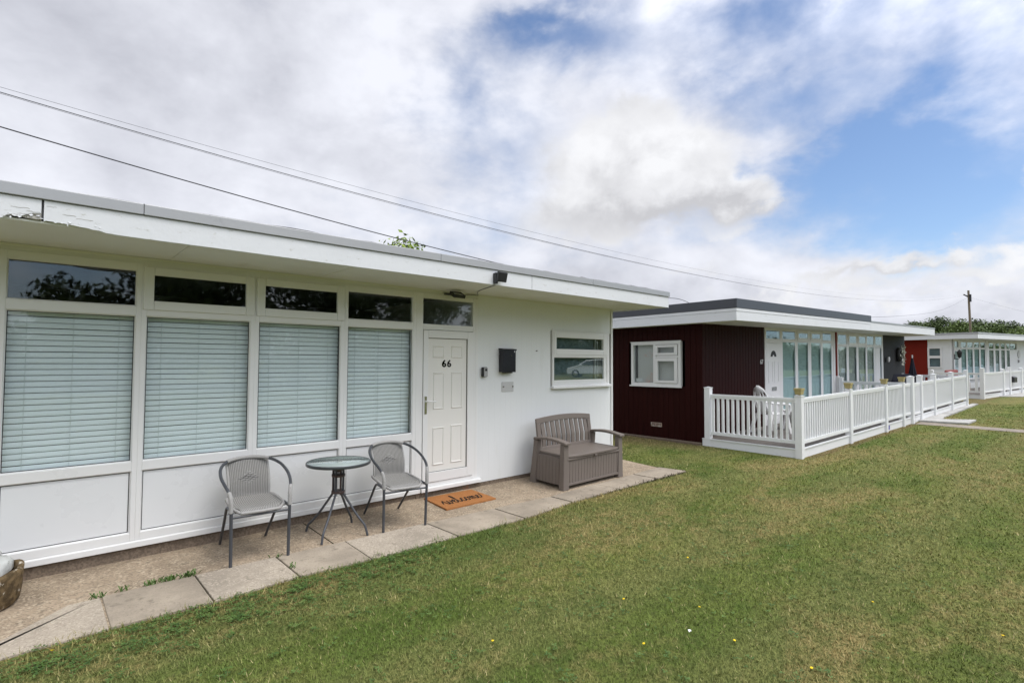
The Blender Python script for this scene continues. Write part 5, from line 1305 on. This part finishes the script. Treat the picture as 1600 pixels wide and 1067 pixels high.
def trees():
    lab = [('pale green bushy tree showing just past the charcoal chalet roof', 1405, 54, 5.0, 2.3, 'leaf2'), ('dark green tree over the far roof, first left of the pole gap', 1432, 60, 6.2, 3.0, 'leaf'),
           ('broad dark tree peaking left of the utility pole', 1462, 58, 6.35, 3.0, 'leaf'), ('bright green tree just left of the utility pole', 1494, 54, 5.3, 2.6, 'leaf2'),
           ('dark tree directly behind the utility pole', 1508, 68, 7.2, 3.2, 'leaf'), ('dark green tree just right of the utility pole', 1540, 58, 6.0, 2.8, 'leaf'), ('bright green bush between the pole and the right edge of the trees', 1552, 50, 4.8, 2.4, 'leaf2'),
           ('dark tree near the right end of the tree line', 1575, 60, 5.9, 2.8, 'leaf'), ('rightmost green tree above the far white chalet', 1604, 56, 5.3, 2.8, 'leaf'), ('pale low bush at the right end above the far roof', 1590, 48, 4.2, 2.2, 'leaf2')]
    for l, u, dp, top, wd, m in lab:
        x, y = dirpt(u, dp); tree(x, y, .45, (top - .15) * (1.06 if m == 'leaf2' else 1.0), wd, M[m], l, n=9500, size=.155, group='trees beyond the far chalets', nc=34)
    x, y = 7.85, 13.6
    tree(x, y, 0, 5.40, 1.6, M['leaf3'], 'lime green tree top peeping over the near flat roof', n=5200, size=.085, nc=40)
trees()
def mirror_side():
    # what stands across the lawn and shows in the window glass
    cs = []
    for i in range(260):
        x = random.uniform(-30, 60) if i < 190 else random.uniform(48, 150); y = -24 - random.uniform(0, 9); hmax = (4.2 if x < -.3 else 5.0 if x < 3.4 else 9.4 if x < 48 else 4.0) + (1.2 * math.sin(x * .7) + .9 * math.sin(x * 1.9)) * (1 if 3.4 < x < 48 else .5)
        cs.append((x, y, random.uniform(.6, 1) * hmax, random.uniform(1.2, 2.1)))
        cs.append((x, y, random.uniform(.1, .6) * hmax, random.uniform(1.4, 2.4)))
    o = foliage('tree_belt', M['leaf'], None, cs, 170000, .25, (0, -26, 0)); tag(o, kind='stuff')
mirror_side()
def car():
    c = thing('parked_car', 'white hatchback parked across the lawn, seen mirrored in the small window', 'car', (34.6, -17.2, .38), (0, 0, R(240)))
    K = dict(local=True); L = 2.05
    prof = [(-2.05, .32), (2.0, .28), (2.06, .55), (1.98, .78), (1.15, .98), (.45, 1.42), (-.6, 1.52), (-1.45, 1.44), (-1.85, 1.05), (-2.05, .95)]
    b = MB(); n = len(prof)
    v = []
    for y, k in ((-.86, .0), (-.80, 1), (.80, 1), (.86, 0)):
        for x, z in prof:
            v.append((x, y * (1 if z < 1 else .86 if k == 0 else .78), z))
    fs = [list(range(n))[::-1], list(range(3 * n, 4 * n))]
    for s in range(3): fs += [(s * n + i, s * n + (i + 1) % n, (s + 1) * n + (i + 1) % n, (s + 1) * n + i) for i in range(n)]
    b.add(v, fs); b.build('body', M['carwhite'], c, bevel=.05, seg=3, **K)
    for s in (-1, 1):
        b = MB(); y = s * .84
        b.add([(1.0, s * .865, 1.0), (-1.5, s * .865, 1.02), (-1.40, s * .77, 1.38), (-.55, s * .755, 1.44), (.40, s * .77, 1.36)], [(0, 1, 2, 3, 4)]); o = b.build('side_window', M['carglass'], c, **K); md = o.modifiers.new('t', 'SOLIDIFY'); md.thickness = .03; md.offset = 0
        b = MB(); b.box(-2.06, -1.90, s * .74 - .09, s * .74 + .07, .84, 1.06); b.build('tail_light', M['lamp_red'], c, bevel=.03, **K)
        for x in (-1.3, 1.3):
            b = MB(lambda a, q, z, x=x, s=s: (x + a, s * .80 + z, .32 + q)); b.lathe([(.18, -.1), (.30, -.1), (.32, -.06), (.32, .06), (.30, .09), (.2, .08)], n=24); wo = b.build('wheel', M['tyre'], c, **K)
            b = MB(lambda a, q, z, x=x, s=s: (x + a, s * .80 + z, .32 + q)); b.lathe([(.0, -.112), (.19, -.108), (.205, -.09), (.205, .08), (.19, .098), (.0, .102)], n=20); b.build('rim', M['chrome'], wo, **K)
        b = MB(); b.box(.75, .95, s * .86, s * 1.02, .98, 1.1); b.build('wing_mirror', M['carwhite'], c, bevel=.03, **K)
    b = MB(); b.add([(-1.86, -.62, 1.08), (-1.86, .62, 1.08), (-1.535, .56, 1.40), (-1.535, -.56, 1.40), (-1.80, -.62, 1.08), (-1.80, .62, 1.08), (-1.45, .56, 1.38), (-1.45, -.56, 1.38)], [(0, 1, 2, 3), (7, 6, 5, 4), (0, 3, 7, 4), (1, 5, 6, 2), (0, 4, 5, 1), (3, 2, 6, 7)]); b.build('rear_window', M['carglass'], c, **K)
car()

# ------------------------------------------------------------------ grass
def grass():
    N = 430000
    th = rng.uniform(R(-4), R(100), N); r_ = np.exp(rng.uniform(math.log(1.9), math.log(26), N))
    x, y = r_ * np.cos(th), r_ * np.sin(th)
    ea = np.interp(x, [-3, -.4, .1, .4, .98, 1.58, 2.2, 3.1, 4.0, 4.9, 5.9, 6.8, 7.55, 7.62, 7.7], [4.0, 4.16, 4.23, 4.225, 4.20, 4.255, 4.215, 4.215, 4.205, 4.32, 4.345, 4.37, 4.37, 4.6, 60]) + .02 * np.sin(x * 9) + .012 * np.sin(x * 31)
    ok = (y < ea + rng.uniform(-.035, .05, N) * np.where(x < 7.6, 1, .6))
    u = (x - 10.293) * math.cos(-.034) + (y - 5.526) * math.sin(-.034); v = -(x - 10.293) * math.sin(-.034) + (y - 5.526) * math.cos(-.034)
    ok &= ~((u > -.14) & (v > -1.97 + .02 * np.sin(u * 7)) & (v < 8)); ok &= ~((u > 6.95) & (u < 7.65) & (v < -1.9)); ok &= ~((u > 7.65) & (u < 8.9) & (v > -2.97)); ok &= ~((u > 7.65) & (v > -2.2) & (v < 8))
    ok &= ~((x < 7.6) & (y > 5.0))
    x, y, r_ = x[ok], y[ok], r_[ok]; n = len(x)
    z = gzv(x) - .014
    near = y > ea[ok] - .25; edge = (y > ea[ok] - .06) & (x < 7.7)
    hgt = rng.uniform(.010, .027, n) * (1 + .3 * near + .7 * edge) * (1 + .5 * (rng.random(n) > .96)); wd = np.maximum(.0016, r_ * .00062) * rng.uniform(.7, 1.5, n)
    a = rng.uniform(0, 2 * math.pi, n); lean = rng.uniform(.2, 1.1, n) * hgt; la = a + math.pi / 2 + rng.normal(size=n) * .7
    V = np.zeros((n, 3, 3)); dx, dy = np.cos(a) * wd, np.sin(a) * wd
    V[:, 0] = np.stack([x - dx, y - dy, z], 1); V[:, 1] = np.stack([x + dx, y + dy, z], 1); V[:, 2] = np.stack([x + np.cos(la) * lean, y + np.sin(la) * lean, z + hgt], 1)
    me = bpy.data.meshes.new('grass'); me.vertices.add(3 * n); me.vertices.foreach_set('co', V.ravel()); me.loops.add(3 * n); me.loops.foreach_set('vertex_index', np.arange(3 * n))
    me.polygons.add(n); me.polygons.foreach_set('loop_start', np.arange(n) * 3); me.polygons.foreach_set('loop_total', np.full(n, 3))
    at = me.attributes.new('tint', 'FLOAT', 'FACE'); at.data.foreach_set('value', rng.random(n).astype(np.float32))
    me.materials.append(M['blade']); me.update(calc_edges=True)
    o = bpy.data.objects.new('grass', me); COL.objects.link(o); tag(o, kind='stuff')
    # broad-leaved weeds: clover along the slab edge and here and there
    cs = []
    P = []
    for i in range(560):
        if i < 250: px = random.uniform(-.2, 2.8); py = 4.2 - abs(random.gauss(0, .28)) - .02
        else: px = random.uniform(.5, 7.5); py = random.uniform(.9, 4.1)
        if math.hypot(px, py) < 1.9: continue
        for q in range(random.randint(5, 14) if i < 250 else random.randint(3, 8)): P.append((px + random.gauss(0, .035), py + random.gauss(0, .035)))
    b = MB(); T = []
    for px, py in P:
        h = random.uniform(.012, .03); s = random.uniform(.006, .014); a0 = random.uniform(0, 6.28); t = random.random()
        for k in range(3):
            a = a0 + k * 2.09; ca, sa = math.cos(a), math.sin(a); c2, s2 = math.cos(a + .55), math.sin(a + .55); c3, s3 = math.cos(a - .55), math.sin(a - .55); hh = h + random.uniform(-.003, .003)
            b.quad((px, py, h - .014), (px + s * c3, py + s * s3, hh - .014), (px + 1.35 * s * ca, py + 1.35 * s * sa, hh - .012), (px + s * c2, py + s * s2, hh - .014)); T.append(t)
    # tufts in the slab joints
    for (px, py, m_) in ((.70, 4.82, 26), (.80, 4.82, 34), (.92, 4.82, 26), (.95, 4.82, 20), (.38, 4.80, 14), (1.60, 4.45, 8), (1.58, 4.78, 6), (.52, 4.82, 8)):
        for q in range(m_):
            x_, y_ = px + random.gauss(0, .025), py + random.gauss(0, .012); a = random.uniform(0, 6.28); h = random.uniform(.015, .04); l = random.uniform(.01, .035)
            b.quad((x_ - .003, y_, .004), (x_ + .003, y_, .004), (x_ + .004 + l * math.cos(a), y_ + l * math.sin(a), .006 + h), (x_ - .004 + l * math.cos(a), y_ + l * math.sin(a), .006 + h)); T.append(random.random())
    o = b.build('clover', M['clover']); at = o.data.attributes.new('tint', 'FLOAT', 'FACE'); at.data.foreach_set('value', np.array(T, dtype=np.float32)); tag(o, kind='stuff')
    for i in range(150):
        if i < 100: q_ = L67(random.uniform(-.1, 7.2), -1.945 - abs(random.gauss(0, .03)), 0)
        elif i < 130: q_ = L67(-.06 - abs(random.gauss(0, .02)), random.uniform(-1.9, -.1), 0)
        else: q_ = L67(-.17 - abs(random.gauss(0, .03)), random.uniform(.1, 4), 0)
        t0 = random.random()
        for j in range(random.randint(3, 9)):
            x_, y_ = q_[0] + random.gauss(0, .03), q_[1] - abs(random.gauss(0, .02)); a = random.uniform(0, 6.28); h = random.uniform(.02, .075); l = random.uniform(.01, .05); z_ = gz(x_) - .01
            b.quad((x_ - .005, y_, z_), (x_ + .005, y_, z_), (x_ + .006 + l * math.cos(a), y_ + l * math.sin(a), z_ + h), (x_ - .006 + l * math.cos(a), y_ + l * math.sin(a), z_ + h)); T.append(min(1, t0 * .7 + random.random() * .3))
    # yellow flowers
    o0 = None
    for i, (px, py) in enumerate([(2.768, 1.872), (3.454, 1.894), (2.102, 2.498), (3.169, 2.313), (3.209, 1.531), (.112, 4.11), (3.249, 1.111), (4.453, 1.118), (4.521, .444), (4.249, 2.428)]):
        if o0 is None:
            o0 = thing('yellow_flower', 'tiny yellow flower open in the short lawn', 'flower', (0, 0, 0), group='yellow flowers in the lawn'); o0.scale = (.68, .68, .8)
            b = MB(); b.tube([(0, 0, 0), (.002, 0, .02)], .0012, 5); b.build('stem', M['stemg'], o0, local=True)
            b = MB(); b.lathe([(.003, .018), (.011, .023), (.013, .026), (.006, .025), (0, .024)], n=9); b.build('petals', M['yellow'], o0, local=True); o = o0
        else: o = copy_tree(o0)
        o.location = (px, py, -.008); o.rotation_euler = (random.uniform(-.3, .3), random.uniform(-.3, .3), random.uniform(0, 6))
    b = MB(); b.quad((3.09, 1.762, .012), (3.103, 1.752, .018), (3.12, 1.768, .014), (3.10, 1.776, .019))
    o = b.build('feather', M['white'], loc=(3.1, 1.765, .01)); md = o.modifiers.new('t', 'SOLIDIFY'); md.thickness = .004; tag(o, 'small white feather lying on the lawn', 'feather')
grass()

# ------------------------------------------------------------------ output
sc.render.engine = 'CYCLES'
sc.view_settings.view_transform = 'Standard'; sc.view_settings.look = 'None'; sc.view_settings.exposure = .42; sc.view_settings.gamma = 1
sc.cycles.use_denoising = True
sc.cycles.max_bounces = 8; sc.cycles.transparent_max_bounces = 16; sc.cycles.diffuse_bounces = 4; sc.cycles.glossy_bounces = 4
